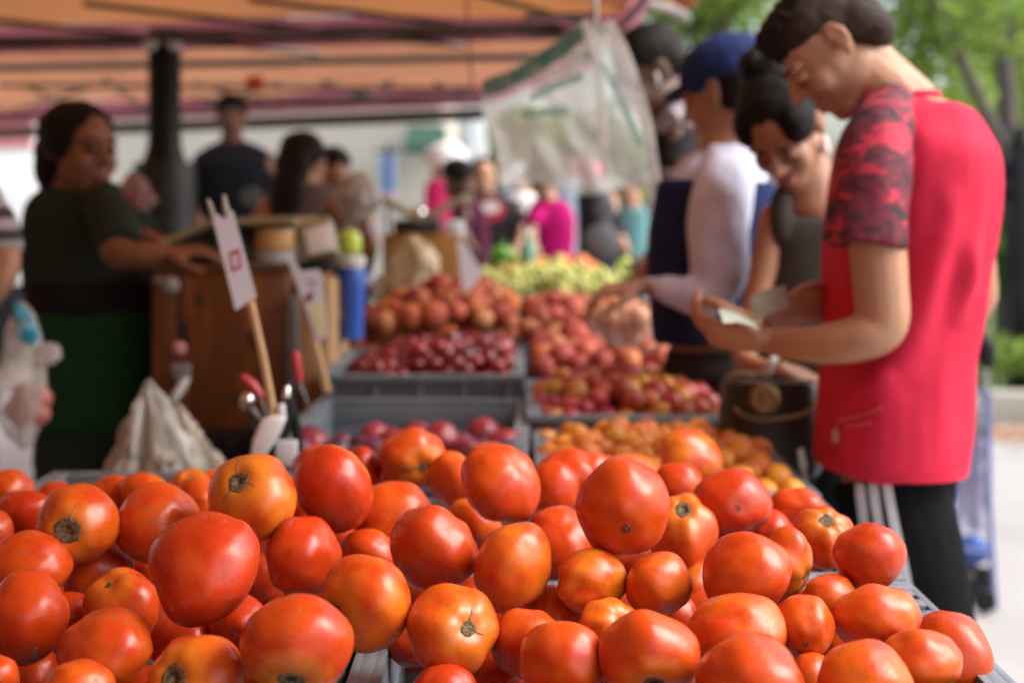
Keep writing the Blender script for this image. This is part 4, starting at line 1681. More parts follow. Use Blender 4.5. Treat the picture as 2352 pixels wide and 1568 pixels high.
# wooden box
wb = thing('wooden_box', 'brown wooden box with a hand slot carrying the scale', 'box', (-.69, 3.5, .89))
x0, x1, z0, z1 = P(350, 0, 3.35).x, P(660, 0, 3.35).x, P(0, 985, 3.35).z, P(0, 622, 3.35).z
mb = MB()
t_ = .02
sx0, sx1 = P(402, 0, 3.35).x, P(432, 0, 3.35).x
sz0, sz1 = P(0, 800, 3.35).z, P(0, 735, 3.35).z
mb.span((x0, 3.35, z0), (sx0, 3.37, z1))
mb.span((sx1, 3.35, z0), (x1, 3.37, z1))
mb.span((sx0, 3.35, z0), (sx1, 3.37, sz0))
mb.span((sx0, 3.35, sz1), (sx1, 3.37, z1))
obj('front_panel', mb, WOODB, wb, bevel=.002)
for xa, xb in ((x0, x0 + t_), (x1 - t_, x1)):
    mb = MB()
    mb.span((xa, 3.371, z0), (xb, 3.78, z1))
    obj('side_panel', mb, WOODB, wb, bevel=.002)
mb = MB()
mb.span((x0 - .01, 3.34, z1 + .001), (x1 + .01, 3.79, z1 + .02))
obj('top_panel', mb, mt('dark wood edge', (.1, .05, .02), .5, .3, 4, .2, 40, stretch=(8, 1, 1)), wb, bevel=.003)
mb = MB()
mb.span((x0 + t_ + .001, 3.372, z0), (x1 - t_ - .001, 3.78, z0 + .012))
obj('bottom_panel', mb, WOODB, wb)
for px, py, r in ((545, 915, .012), (585, 780, .016), (460, 690, .01)):
    mb = MB()
    q = P(px, py, 3.3495)
    mb.rings([[V(q.x + rr * (1 + .2 * math.sin(3 * a)) * math.cos(a), 3.3492 - dd, q.z + 1.5 * rr * math.sin(a)) for a in [2 * math.pi * k / 14 for k in range(14)]] for rr, dd in ((r, 0), (r * .8, .0008))])
    obj('wood_knot', mb, mt('dark knot', (.04, .014, .006), .6, .3, 30), wb)
# crate it stands on
mb = MB()
mb.span((x0 - .02, 3.34, .764), (x1 + .04, 3.8, z0 - .002))
for i in range(8):
    x = x0 + i * (x1 - x0) / 7
    mb.span((x - .006, 3.328, .77), (x + .006, 3.3395, z0 - .01))
prop(obj('black_crate', mb, BLACKP, bevel=.004), 'black plastic crate under the wooden box', 'crate')
# cutter hanging at the slot
cu = thing('tape_cutter', 'small tape cutter with a pink knob hung on the wooden box', 'cutter', P(417, 860, 3.32))
mb = MB()
mb.ell(P(412, 800, 3.325), (.017, .012, .017))
obj('knob', mb, mt('pink plastic', (.6, .25, .28), .35, .1, 9), cu)
mb = MB()
mb.box(P(417, 845, 3.32), (.044, .02, .018))
mb.box(P(418, 862, 3.322), (.036, .018, .02))
obj('cutter_body', mb, mt('grey cutter metal', (.25, .25, .27), .35, .2, 9), cu, bevel=.003)
mb = MB()
mb.tube([P(430, 870, 3.318), P(414, 893, 3.31), P(398, 918, 3.305)], [.007, .011, .009], 10)
obj('grip', mb, WHITEP, cu)

# cardboard box side next to the wooden box
mb = MB()
q0, q1 = P(688, 0, 3.5), P(768, 0, 3.5)
mb.span((q0.x + .004, 3.42, .764), (q1.x, 3.8, P(0, 640, 3.5).z))
cbx = obj('cardboard_box', mb, CARD, bevel=.004)
prop(cbx, 'tall brown cardboard box between the wooden box and the blue bottle', 'box')
mb = MB()
mb.box(P(672, 790, 3.33), (S(28, 3.3), .016, S(230, 3.3)))
prop(obj('metal_strip', mb, mt('dull grey metal', (.14, .14, .15), .4, .2, 8, metal=.4), bevel=.003), 'dull grey metal strip standing against the wooden box corner', 'strip')

# scale
zt = z1 + .021
sc = thing('market_scale', 'olive market scale with a wide pan on the wooden box', 'scale', (-.66, 3.55, zt))
mb = MB()
mb.rings([[V(-.80, 3.4, zt), V(-.56, 3.4, zt), V(-.56, 3.75, zt), V(-.80, 3.75, zt)], [V(-.80, 3.4, zt + .02), V(-.56, 3.4, zt + .02), V(-.56, 3.75, zt + .02), V(-.80, 3.75, zt + .02)], [V(-.77, 3.44, zt + .075), V(-.6, 3.44, zt + .075), V(-.6, 3.7, zt + .075), V(-.77, 3.7, zt + .075)]])
obj('scale_body', mb, mt('dark scale paint', (.04, .04, .036), .4, .3, 8), sc, bevel=.006)
mb = MB()


def pan(u, v):
    x = P(365 + 330 * u, 0, 3.5).x
    z = P(0, 592 - 62 * min(1, u * 2.3) - 8 * u, 3.5).z
    return V(x, 3.36 + .42 * v, z + .02 * abs(v - .5) ** 2 * 4)


mb.grid(pan, 24, 12)
obj('pan', mb, OLIVE, sc, thick=.014)
mb = MB()
mb.tube([V(-.69, 3.55, zt + .07), V(-.69, 3.55, P(0, 540, 3.5).z)], .03, 12)
obj('stem', mb, CHROME, sc)
mb = MB()
cq = P(726, 556, 3.42)
rotd = Matrix.Rotation(R(-14), 3, 'Y') @ Matrix.Rotation(R(-18), 3, 'X')
mb.box(cq + V(0, .045, 0), (.085, .07, .095), rotd)
obj('display_box', mb, OLIVE, sc, bevel=.006)
mb = MB()
mb.box(cq + rotd @ V(.008, -.0005, .004) + V(0, .004, 0), (.062, .006, .066), rotd)
obj('price_panel', mb, WHITEP, sc, bevel=.002)
mb = MB()
mb.box(P(725, 612, 3.46), (.07, .08, .02))
obj('display_foot', mb, BLACKP, sc, bevel=.003)

q = P(628, 575, 3.4)
mb = MB()
mb.lathe(V(q.x, 3.42, q.z), [(.026, 0), (.048, .0), (.048, .052), (.026, .052), (.026, .001)], 28)
prop(obj('tape_roll', mb, mt('tan tape', (.5, .3, .11), .4, .15, 10), bevel=.002), 'roll of tan packing tape on the grey tub', 'tape roll')
mb = MB()
zb = P(0, 622, 3.4).z
mb.lathe(V(q.x, 3.42, zb + .002), [(.042, 0), (.047, .004), (.05, q.z - zb - .006), (.046, q.z - zb - .004), (.04, .008)], 28)
prop(obj('grey_tub', mb, mt('light grey tub', (.36, .4, .45), .35, .1, 9)), 'light grey plastic tub under the tape roll', 'tub')
mb = MB()
mb.ell(P(412, 614, 3.37), (.045, .03, .012))
prop(obj('sponge', mb, mt('yellow sponge', (.4, .36, .05), .9, .2, 40, .5, 90), sub=1), 'flat yellow sponge on the edge of the wooden box', 'sponge')
mb = MB()
mb.ell(P(392, 655, 3.31), (.022, .014, .022))
mb.tube([P(360, 642, 3.33), P(392, 655, 3.31)], .01, 8)
prop(obj('plastic_cup', mb, mt('smoky grey plastic', (.25, .26, .26), .3, .2, 12), voxel=.004), 'smoky grey plastic piece hung at the corner of the wooden box', 'cup')

# blue bottle with lime cup
c = P(803, 780, 3.62)
bb = thing('blue_bottle', 'tall blue bottle with a lime green top behind the cherries', 'bottle', c)
mb = MB()
h = S(172, 3.62)
mb.lathe(c, [(.026, 0), (.034, .004), (.036, .05), (.04, h * .7), (.042, h * .93), (.038, h * .97)], 28)
obj('bottle_body', mb, BLUE, bb)
mb = MB()
mb.lathe(c + V(0, 0, h * .971), [(.039, 0), (.042, .01), (.04, .025), (.03, .03)], 28)
obj('collar', mb, mt('pale grey collar', (.55, .57, .55), .4, .1, 9), bb)
mb = MB()
mb.lathe(c + V(-.002, 0, h * .971 + .031), [(.02, 0), (.031, .006), (.034, .025), (.031, .05), (.018, .062), (.006, .064)], 24)
obj('lime_top', mb, LIME, bb)
mb = MB()
mb.grid(lambda u, v: V(c.x + .0395 * math.cos(R(200 + 55 * u)) * (1 + .08 * v), c.y + .0395 * math.sin(R(200 + 55 * u)) * (1 + .08 * v), c.z + .03 + .12 * v), 10, 6)
obj('bottle_label', mb, mt('dark bottle label', (.06, .07, .16), .5, .4, 30, col2=(.3, .3, .38), cov=.62), bb, thick=.001)

# second counter and scale farther back
mb = MB()
q0, q1 = P(878, 618, 5.0), P(1056, 538, 5.0)
mb.span((q0.x, 5.0, .764), (q1.x, 5.4, q1.z))
prop(obj('counter_box', mb, mt('amber brown wood', (.25, .11, .02), .45, .25, 3, .1, 30, stretch=(1, 1, 8)), bevel=.006), 'amber brown counter box behind the golden bag', 'box')
s2 = thing('market_scale', 'olive scale with a pale display on the far amber box', 'scale', (P(960, 0, 5.15).x, 5.15, q1.z))
mb = MB()
a, b = P(868, 512, 5.1), P(1068, 468, 5.1)
mb.grid(lambda u, v: V(a.x + (b.x - a.x) * u, 5.03 + .3 * v, b.z - .02 + .02 * math.cos(u * 6.28) - .035 * (1 - abs(2 * u - 1)) + .02), 20, 8)
obj('pan', mb, OLIVE, s2, thick=.022)
mb = MB()
mb.span((P(905, 0, 5.1).x, 5.06, q1.z + .001), (P(1010, 0, 5.1).x, 5.36, q1.z + .05))
obj('scale_body', mb, mt('dark scale paint', (.04, .04, .036), .4, .3, 8), s2, bevel=.008)
mb = MB()
mb.tube([V(P(958, 0, 5.1).x, 5.2, q1.z + .045), V(P(958, 0, 5.1).x, 5.2, b.z - .035)], .03, 12)
obj('stem', mb, CHROME, s2)
mb = MB()
mb.box(P(1045, 527, 5.04), (S(42, 5), .06, S(42, 5)))
obj('display_box', mb, mt('pale blue grey display', (.5, .58, .62), .3, .1, 8), s2, bevel=.008)


# price cards on sticks
def price_card(nm, label, corners, Y, stick, marks, group='price cards on sticks', clip=None, tufts=False):
    t = thing(nm, label, 'price card', P(stick[-1][0], stick[-1][1], Y), group)
    mb = MB()
    quad_slab(mb, [P(x, y, Y + dy) for x, y, dy in corners], .0022, (0, 1, 0))
    obj('card', mb, PAPER, t, smooth=False)
    mb = MB()
    mb.tube([P(x, y, Y + .008) for x, y in stick], S(stick_r, Y), 6, round_ends=False)
    obj('stick', mb, WOODP, t, smooth=False)
    if tufts:
        for pts in tufts:
            mb = MB()
            mb.tube([P(x, y, Y + .002) for x, y in pts], [.0055, .0045, .003], 8)
            obj('stick_end', mb, mt('grey stick end', (.35, .34, .31), .6, .2, 30), t)
    for nm2, mat, quads in marks:
        mb = MB()
        for qd in quads:
            quad_slab(mb, [P(x, y, Y + dy - .0006) for x, y, dy in qd], -.0006, (0, 1, 0))
        obj(nm2, mb, mat, t, smooth=False)
    return t


stick_r = 9
# orientation of the first card: its axes in photo pixels
u_, v_ = V(66, -30, 0), V(-62, -190, 0)   # width and height directions


def cq1(a, b):
    o = V(551, 704, 0)
    q = o + V(40, -18, 0) * a + V(-51, -198, 0) * b
    return (q.x, q.y, 0)


card_c = [(540, 713, 0), (587, 683, 0), (541, 488, 0), (527, 479, 0), (521, 503, 0), (500, 484, 0), (486, 487, 0)]
card_c = [(541, 713, 0), (588, 681, 0), (534, 484, 0), (516, 490, 0), (512, 508, 0), (503, 492, 0), (487, 496, 0)]
fr = [(527, 578, 0), (550, 571, 0), (556, 615, 0), (533, 624, 0)]
fi = [(532, 586, 0), (547, 581, 0), (551, 609, 0), (536, 615, 0)]
redq = [[fr[i], fr[(i + 1) % 4], fi[(i + 1) % 4], fi[i]] for i in range(4)]
price_card('price_card', 'white card with a red square on a leaning pale stick', card_c, 2.3, [(575, 690), (604, 820), (632, 968)], [('red_square', REDINK, redq)], tufts=[[(490, 500), (484, 476), (478, 460)], [(522, 492), (517, 470), (514, 450)]])
card2 = [(700, 700, 0), (726, 782, 0), (752, 772, 0), (741, 640, 0), (733, 618, 0), (690, 622, 0), (664, 578, 0), (656, 584, 0), (676, 640, 0)]
price_card('price_card', 'white card with red and yellow marks on a stick by the cherry crate', card2, 3.0, [(718, 770), (738, 842), (752, 900)],
           [('red_mark', REDINK, [[(698, 682, 0), (718, 668, 0), (722, 678, 0), (704, 694, 0)], [(706, 678, 0), (713, 675, 0), (717, 692, 0), (710, 696, 0)]]),
            ('yellow_patch', YELINK, [[(712, 706, 0), (742, 690, 0), (749, 762, 0), (730, 774, 0)]]),
            ('grey_mark', GREYINK, [[(706, 645, 0), (724, 641, 0), (725, 646, 0), (707, 650, 0)], [(709, 655, 0), (727, 651, 0), (728, 656, 0), (710, 660, 0)]])])
card3 = [(1062, 672, 0), (1078, 668, 0), (1108, 628, 0), (1070, 560, 0), (1049, 555, 0), (1058, 610, 0)]
price_card('price_card', 'blank looking white card tilted between the golden bag and the grapes', card3, 3.95, [(1068, 660), (1064, 700), (1062, 730)], [])
mb = MB()
quad_slab(mb, [P(1832, 1032, 2.4), P(1846, 1028, 2.4), P(1856, 1074, 2.42), P(1838, 1080, 2.42)], .004, (0, 1, 0))
mb.tube([P(1846, 1072, 2.42), P(1850, 1100, 2.42)], .004, 6)
prop(obj('price_tag', mb, mt('bone white tag', (.6, .58, .5), .5, .1, 20), bevel=.001), 'small bone white tag stuck at the apricot crate corner', 'tag')

# clamps and knives at the foot of the first card
ck = thing('card_clamp', 'white and black clamp gripping the leaning price stick', 'clamp', P(640, 1040, 2.33))
mb = MB()
quad_slab(mb, [P(600, 965, 2.29), P(625, 955, 2.29), P(656, 962, 2.29), P(640, 1000, 2.29), P(600, 1060, 2.29), P(572, 1062, 2.29), P(580, 1012, 2.29)], .012, (0, 1, 0))
obj('white_jaw', mb, WHITEP, ck, bevel=.003)
mb = MB()
quad_slab(mb, [P(636, 930, 2.30), P(652, 926, 2.30), P(656, 962, 2.30), P(640, 966, 2.30)], .01, (0, 1, 0))
obj('white_block', mb, WHITEP, ck, bevel=.002)
mb = MB()
mb.tube([P(662, 880, 2.33), P(660, 940, 2.33), P(645, 1010, 2.33), P(622, 1075, 2.33)], [.007, .011, .013, .012], 10)
mb.tube([P(662, 890, 2.33), P(678, 970, 2.34), P(690, 1060, 2.34)], [.006, .009, .009], 10)
obj('handle', mb, BLACKP, ck)
mb = MB()
mb.box(P(658, 1040, 2.315), (S(50, 2.3), .01, S(60, 2.3)))
obj('white_plate', mb, mt('grey white plate', (.55, .58, .6), .4, .1, 12), ck, bevel=.002)
mb = MB()
mb.tube([P(660, 890, 2.32), P(658, 910, 2.315)], [.005, .007], 8)
obj('pin', mb, CHROME, ck)
for lab, red, blade, YY in (('knife with a red handle leaning at the grey metal strip', [(679, 815), (682, 845), (686, 872)], [(688, 872), (700, 905), (716, 950)], 2.5),
                            ('knife with a red handle lying left of the leaning price stick', [(608, 868), (630, 892), (660, 925)], [(662, 928), (690, 965), (712, 1000)], 2.42)):
    k = thing('knife', lab, 'knife', P(*blade[-1], YY), 'red handled knives')
    if 'left' in lab:
        red = [(560, 868), (580, 885), (597, 908)]
        blade = [(597, 908), (612, 945), (626, 985)]
    mb = MB()
    mb.tube([P(x, y, YY) for x, y in red], [.008, .0095, .008], 10)
    obj('handle', mb, mt('red handle', (.4, .03, .035), .4, .2, 15), k)
    mb = MB()
    mb.tube([P(x, y, YY) for x, y in blade], [.008, .0085, .004], 8, flat=.18)
    obj('blade', mb, CHROME, k)
t = thing('tongs', 'dark metal tongs with a bright round end left of the price stick', 'tongs', P(620, 1030, 2.36))
mb = MB()
mb.ell(P(568, 922, 2.36), (.013, .013, .016))
obj('bright_end', mb, CHROME, t)
mb = MB()
mb.tube([P(570, 932, 2.365), P(592, 965, 2.37), P(618, 1040, 2.38)], [.007, .01, .01], 8)
obj('arm', mb, mt('dark steel', (.06, .055, .05), .35, .3, 12, metal=.6), t)


# ------------------------------------------------------------------ crumpled plastic bags
def crumple(mb, c, r, seed, n=40, m=28, amp=.28, pinch=None, lean=(0, 0), pleat=0.):
    c = Vector(c)
    vs = []
    for i in range(m + 1):
        th = math.pi * i / m
        for k in range(n):
            ph = 2 * math.pi * k / n
            d = V(math.sin(th) * math.cos(ph), math.sin(th) * math.sin(ph), math.cos(th))
            q = 1 + amp * (noise.noise(d * 2.2 + V(seed, 0, 0)) + .7 * abs(noise.noise(d * 4.7 + V(0, seed, 0))) + .35 * abs(noise.noise(d * 10 + V(0, 0, seed))) - .3)
            p = V(d.x * r[0] * q, d.y * r[1] * q, d.z * r[2] * (1 + .3 * (q - 1)))
            if pinch:
                t = max(0, min(1, (p.z / r[2] + 1) / 2))
                s = 1 - pinch * t ** 1.1 * (1 - .12 * math.sin(ph * 7 + seed) * t)
                s *= 1 + pleat * (math.sin(ph * 8 + seed + 1.5 * math.sin(t * 4)) + .6 * math.sin(ph * 15 + 2 * seed + t * 3))
                p.x, p.y = p.x * s + lean[0] * t, p.y * s + lean[1] * t
            vs.append(c + p)
    fs = []
    for i in range(m):
        for k in range(n):
            k2 = (k + 1) % n
            fs.append((i * n + k, (i + 1) * n + k, (i + 1) * n + k2, i * n + k2))
    return mb.add(vs, fs)


t = thing('bag_pile', 'pile of crumpled off-white plastic bags behind the left rear rim', 'plastic bags', P(370, 1150, 2.62))
mb = MB()
crumple(mb, P(345, 1085, 2.62), (S(185, 2.62), .13, S(208, 2.62)), 3.3, pinch=.84, lean=(-.004, 0), amp=.3, pleat=.09, n=64, m=44)
obj('white_bag', mb, FILMD, t)
mb = MB()
crumple(mb, P(440, 1095, 2.68), (S(140, 2.68), .1, S(160, 2.68)), 8.1, pinch=.68, lean=(-.03, 0), amp=.3, pleat=.08, n=64, m=44)
obj('tan_bag', mb, mt('beige plastic film', (.5, .45, .36), .3, .25, 16, .6, 40, trans=.3), t)
mb = MB()
crumple(mb, P(378, 1075, 2.53), (S(38, 2.53), .03, S(40, 2.53)), 1.1, amp=.4)
obj('bag_tip', mb, FILMD, t)
mb = MB()
crumple(mb, P(950, 650, 4.25), (S(100, 4.25), .12, S(108, 4.25)), 5.7, pinch=.45, amp=.32)
mb.v = [v for v in mb.v]
prop(obj('golden_bag', mb, FILMT), 'big golden translucent bag behind the peaches', 'plastic bag')

# produce bags held at the left edge
t = thing('shopping_bag', 'hanging cloudy plastic bag of pink fruit at the left edge', 'plastic bag', P(55, 1010, 3.0))
mb = MB()
crumple(mb, P(52, 860, 3.0), (S(66, 3.0), .07, S(165, 3.0)), 2.2, amp=.22, pinch=.42)
obj('film', mb, FILM, t)
mb = MB()
crumple(mb, P(72, 742, 2.97), (S(24, 2.97), .02, S(50, 2.97)), 6.6, amp=.5, pinch=.4, lean=(-.03, 0))
obj('blue_pack', mb, mt('bright blue pack', (.03, .36, .55), .3, .3, 20, col2=(.5, .6, .6), cov=.62), t)
mb = MB()
for x, y in ((60, 960), (85, 950), (70, 925), (40, 940), (58, 905), (90, 915)):
    mb.ell(P(x, y, 3.0), (.028, .028, .027))
obj('fruit_inside', mb, mt('pink fruit', (.5, .16, .12), .5, .3, 12), t)
mb = MB()
crumple(mb, P(112, 812, 2.98), (S(28, 2.98), .02, S(26, 2.98)), 9.9, amp=.3)
obj('handle_loop', mb, FILM, t)
mb = MB()
crumple(mb, P(308, 450, 4.6), (S(46, 4.6), .05, S(54, 4.6)), 12.2, amp=.45, pinch=.3)
prop(obj('pink_bag', mb, mt('pink printed film', (.25, .07, .09), .35, .3, 18, .4, 40, col2=(.3, .25, .23), cov=.5)), 'pink and white bag hung beside the vendor face', 'plastic bag')

# hanging roll of clear bags with green print
hb = thing('hanging_bags', 'hanging bunch of clear produce bags with green print under the canopy', 'plastic bags', P(1300, 300, 3.3))
YH = 3.3


def hang(u, v):
    L = smooth_path([(1338, 48), (1220, 120), (1108, 190), (1128, 300), (1150, 425)], 8)
    Rr = smooth_path([(1392, 46), (1425, 120), (1455, 210), (1482, 320), (1500, 430)], 8)
    k = min(len(L) - 1, int(v * (len(L) - 1)))
    f = v * (len(L) - 1) - k
    k2 = min(k + 1, len(L) - 1)
    a = V(L[k][0] * (1 - f) + L[k2][0] * f, L[k][1] * (1 - f) + L[k2][1] * f, 0)
    b = V(Rr[k][0] * (1 - f) + Rr[k2][0] * f, Rr[k][1] * (1 - f) + Rr[k2][1] * f, 0)
    q = a.lerp(b, u)
    p = P(q.x, q.y + 10 * math.sin(u * 9 + v * 3), YH)
    p.y += .05 * math.sin(u * math.pi) * v + .014 * math.sin(u * 15 + 2 * math.sin(v * 4)) * (.3 + v) + .02 * noise.noise(V(u * 6, v * 7, 2))
    return p


mb = MB()
mb.grid(hang, 70, 50)
obj('front_film', mb, mt('clear bag film', (.78, .82, .8), .22, .12, 7, .4, 30, trans=.45, alpha=.38), hb)
mb = MB()
mb.grid(lambda u, v: hang(u, v) * 1.0 + V(.01, .09 + .05 * math.sin(u * math.pi), -.01), 50, 36)
obj('back_film', mb, mt('clear bag film', (0, 0, 0)), hb)


def strip(nm, pts, w, mat, dy=-.02):
    mb = MB()
    q = [V(*p) for p in smooth_path([P(x, y, YH + dy).to_tuple() for x, y in pts], 5)]
    mb.tube(q, [S(w / 2, YH) * (.9 + .1 * math.sin(i * .8)) for i in range(len(q))], 8, flat=.12, ref=(0, 1, 0))
    return obj(nm, mb, mat, hb)


strip('green_print', [(1122, 200), (1180, 178), (1262, 130), (1335, 80)], 40, GREENPR)
strip('green_print', [(1225, 222), (1270, 200), (1330, 178)], 24, MINTPR, -.03)
strip('green_print', [(1205, 262), (1250, 258), (1298, 256)], 24, MINTPR, -.045)
strip('mint_print', [(1350, 120), (1392, 165), (1430, 240), (1470, 330)], 17, MINTPR, -.03)
strip('bag_edge', [(1400, 60), (1448, 160), (1482, 280), (1500, 380), (1506, 480), (1498, 550), (1512, 600)], 30, FILM, -.015)
strip('bag_fold', [(1345, 55), (1372, 160), (1384, 280), (1390, 400)], 22, FILM, -.035)
mb = MB()
mb.tube([P(1366, 52, YH), P(1368, -20, YH), P(1370, -75, YH)], .006, 8)
obj('hook', mb, CHROME, hb)
mb = MB()
crumple(mb, P(1495, 610, 3.75), (S(52, 3.75), .05, S(26, 3.75)), 4.9, amp=.35)
prop(obj('white_bag', mb, FILMD), 'crumpled white bag lying on the far grapes beside the capped shopper', 'plastic bag')
t = thing('peach_bag', 'clear bag with peaches held open by the capped shopper', 'plastic bag', P(1450, 800, 3.3))
mb = MB()
for x, y in ((1395, 735), (1432, 742), (1460, 735), (1412, 762), (1448, 768), (1420, 715)):
    mb.ell(P(x, y, 3.3 + (x % 7) * .004), (.034, .034, .033))
obj('fruit_inside', mb, mt('bagged peach', (.5, .15, .07), .5, .35, 12, col2=(.55, .28, .1)), t)
mb = MB()
crumple(mb, P(1430, 745, 3.3), (S(78, 3.3), .075, S(52, 3.3)), 7.4, amp=.16)
obj('film', mb, mt('very clear film', (.7, .7, .7), .2, .1, 10, .4, 30, trans=.4, alpha=.28), t)
mb = MB()
q = [V(*p) for p in smooth_path([P(x, y, 3.24).to_tuple() for x, y in ((1482, 690), (1512, 705), (1520, 760), (1508, 800), (1478, 806))], 6)]
mb.tube(q, .010, 8, flat=.5)
obj('bag_lip', mb, FILMD, t)
mb = MB()
crumple(mb, P(822, 452, 4.7), (S(54, 4.7), .06, S(58, 4.7)), 15.2, amp=.25)
prop(obj('white_carrier_bag', mb, FILMD), 'full white carrier bag by the long haired woman', 'plastic bag')
mb = MB()
for i in range(5):
    zz = .02 + i * .28
    a = P(282, 0, 6.4).x
    b = P(452, 0, 6.4).x
    mb.span((a, 6.4, zz), (b, 6.75, zz + .26))
    mb.span((a - .012, 6.388, zz + .235), (b + .012, 6.762, zz + .258 + .004))
prop(obj('crate_stack', mb, mt('dark grey stacked plastic', (.009, .009, .011), .6, .4, 8, .2, 40, spec=.15), bevel=.006), 'stack of dark empty crates behind the black post', 'crates')

# shopping cart on the right
ct = thing('shopping_trolley', 'blue wire shopping trolley with a white bag on the paving at right', 'trolley', (P(2235, 0, 4.9).x, 4.9, 0))
BLF = mt('blue coated wire', (.14, .18, .4), .35, .15, 10)
Yc = 4.9
g0 = 1371


def cp(px, py, dy=0):
    return P(px, py, Yc + dy)


mb = MB()
for dy in (0, .3):
    mb.tube([cp(2285, 1395, dy), cp(2272, 1150, dy), cp(2270, 905, dy)], .011, 8)
    mb.tube([cp(2270, 905, dy), cp(2232, 896, dy), cp(2200, 905, dy)], .009, 8)
    mb.tube([cp(2200, 905, dy), cp(2202, 1260, dy)], .009, 8)
    mb.tube([cp(2202, 1260, dy), cp(2274, 1270, dy)], .009, 8)
for y in (905, 1080, 1265):
    mb.tube([cp(2270, y, 0), cp(2270, y, .3)], .008, 8)
    mb.tube([cp(2200, y, 0), cp(2200, y, .3)], .008, 8)
for i in range(1, 6):
    mb.tube([cp(2200 + i * 12, 905, -.002), cp(2202 + i * 12, 1262, -.002)], .0025, 6)
obj('wire_frame', mb, BLF, ct)
mb = MB()
for dy in (0, .3):
    mb.tube([cp(2270, 905, dy), cp(2262, 850, dy), cp(2258, 800, dy)], .01, 8)
mb.tube([cp(2258, 800, 0), cp(2258, 800, .3)], .012, 8)
obj('handle_bar', mb, mt('grey steel tube', (.4, .4, .42), .3, .1, 9, metal=.6), ct)
mb = MB()
mb.tube([cp(2250, 770, .0), cp(2262, 800, .0), cp(2268, 830, .0)], [.03, .042, .03], 10)
obj('black_grip', mb, BLACKP, ct)
for dy in (.0, .3):
    for px, r in ((2260, .04), (2222, .035)):
        mb = MB()
        c = cp(px, 0, dy)
        zc = r + .008 if px == 2260 else .1
        mb.rings([[V(c.x + rr * math.cos(a), c.y + d2, zc + rr * math.sin(a)) for a in [2 * math.pi * k / 20 for k in range(20)]] for rr, d2 in ((r * .6, -.018), (r, -.014), (r, .014), (r * .6, .018))])
        obj('wheel', mb, BLACKP, ct)
mb = MB()
crumple(mb, cp(2232, 1262, .1), (S(36, Yc), .07, S(34, Yc)), 3.9, amp=.3)
obj('blue_pouch', mb, BLUE, ct)
t = thing('bag', 'white and lilac bag standing in the blue trolley', 'bag', cp(2233, 1250, .15))
mb = MB()
crumple(mb, cp(2236, 1090, .15), (S(30, Yc), .11, S(135, Yc)), 6.3, amp=.18)
obj('lilac_bag', mb, mt('lilac printed film', (.62, .57, .66), .35, .2, 9, .4, 40, col2=(.42, .34, .46), cov=.55), t)
mb = MB()
crumple(mb, cp(2238, 965, .15), (S(32, Yc), .11, S(50, Yc)), 2.3, amp=.22)
obj('white_top', mb, FILMD, t)


# ------------------------------------------------------------------ the boy in the red shirt
SK1 = skin('boy', (.40, .205, .115))
SK2 = skin('brown', (.33, .16, .09))
SK3 = skin('dark', (.11, .052, .032))
SK4 = skin('tan', (.42, .23, .14))
BLACKC = cloth('black cotton', (.014, .013, .015))
HAIRB = hairm('black', (.010, .008, .007))
D = 2.38
rows = [(222, 2025, 2142), (236, 2008, 2178), (262, 1985, 2208), (315, 1950, 2240), (364, 1938, 2262), (459, 1922, 2266), (560, 1912, 2258), (640, 1910, 2242), (767, 1906, 2226), (880, 1898, 2212), (985, 1894, 2200), (1062, 1893, 2188)]
ryb = [.055, .085, .13, .165, .18, .178, .168, .16, .155, .16, .165, .165]
arm_near = [(2035, 285, -.10, 62), (2010, 400, -.16, 68), (2012, 520, -.19, 67), (2022, 650, -.20, 64), (2024, 742, -.20, 62), (1975, 776, -.20, 54), (1890, 790, -.17, 47), (1815, 788, -.12, 38), (1770, 784, -.09, 31)]
arm_far = [(2215, 320, .12, 55), (2222, 460, .2, 52), (2240, 600, .24, 46), (2240, 700, .25, 44), (2150, 706, .24, 40), (2020, 700, .2, 34), (1935, 697, .12, 27), (1905, 697, .09, 26)]
gl = [(P(2035, 0, 2.32).x, 2.34, P(0, 1085, 2.32).z, S(108, D)), (P(2075, 0, D).x, 2.32, P(0, 1300, D).z, S(104, D)), (P(2120, 0, D).x, 2.31, .5, S(88, D)), (P(2135, 0, D).x, 2.32, .25, S(70, D)), (P(2140, 0, D).x, 2.33, .09, S(48, D))]
gr_ = [(P(2110, 0, D).x, 2.46, P(0, 1085, D).z, S(110, D)), (P(2110, 0, D).x, 2.47, P(0, 1300, D).z, S(88, D)), (P(2120, 0, D).x, 2.5, .5, S(78, D)), (P(2125, 0, D).x, 2.5, .25, S(65, D)), (P(2130, 0, D).x, 2.52, .09, S(46, D))]
hl = (P(1768, 784, D - .09), V(-.95, .22, .12), V(-.05, .5, .85), -1, 1.05, (32, 46, 35), 48)
hr = (P(1903, 697, D + .09), V(-.92, -.25, -.12), V(-.15, -.75, -.6), 1, 1.0, (20, 28, 20), 30)
boy = Person('boy in a red shirt with patterned dark sleeves counting banknotes, right foreground', D, rows, (1906, 112, 290, -94, 47, 0, -.02), SK1, ryb, .0052, [arm_near, arm_far], [gl, gr_], hands=(hl, hr), neck_r=.045, neck2=[((0, -.01, -.055), .05), (P(2015, 190, 2.37), .054), (P(2055, 245, 2.38), .06)])
HB2 = hairm('brown fade', (.035, .022, .016))
boy.hair(HB2, [((0, -.024, .044), (.0768, .088, .074)), ((0, -.06, .01), (.073, .06, .065)), ((0, -.07, -.025), (.062, .046, .05)), ((.0, .0, .06), (.0785, .075, .055))], name='short_side_hair', fold=(.0012, 200, 200, 200, 2.), voxel=.005)
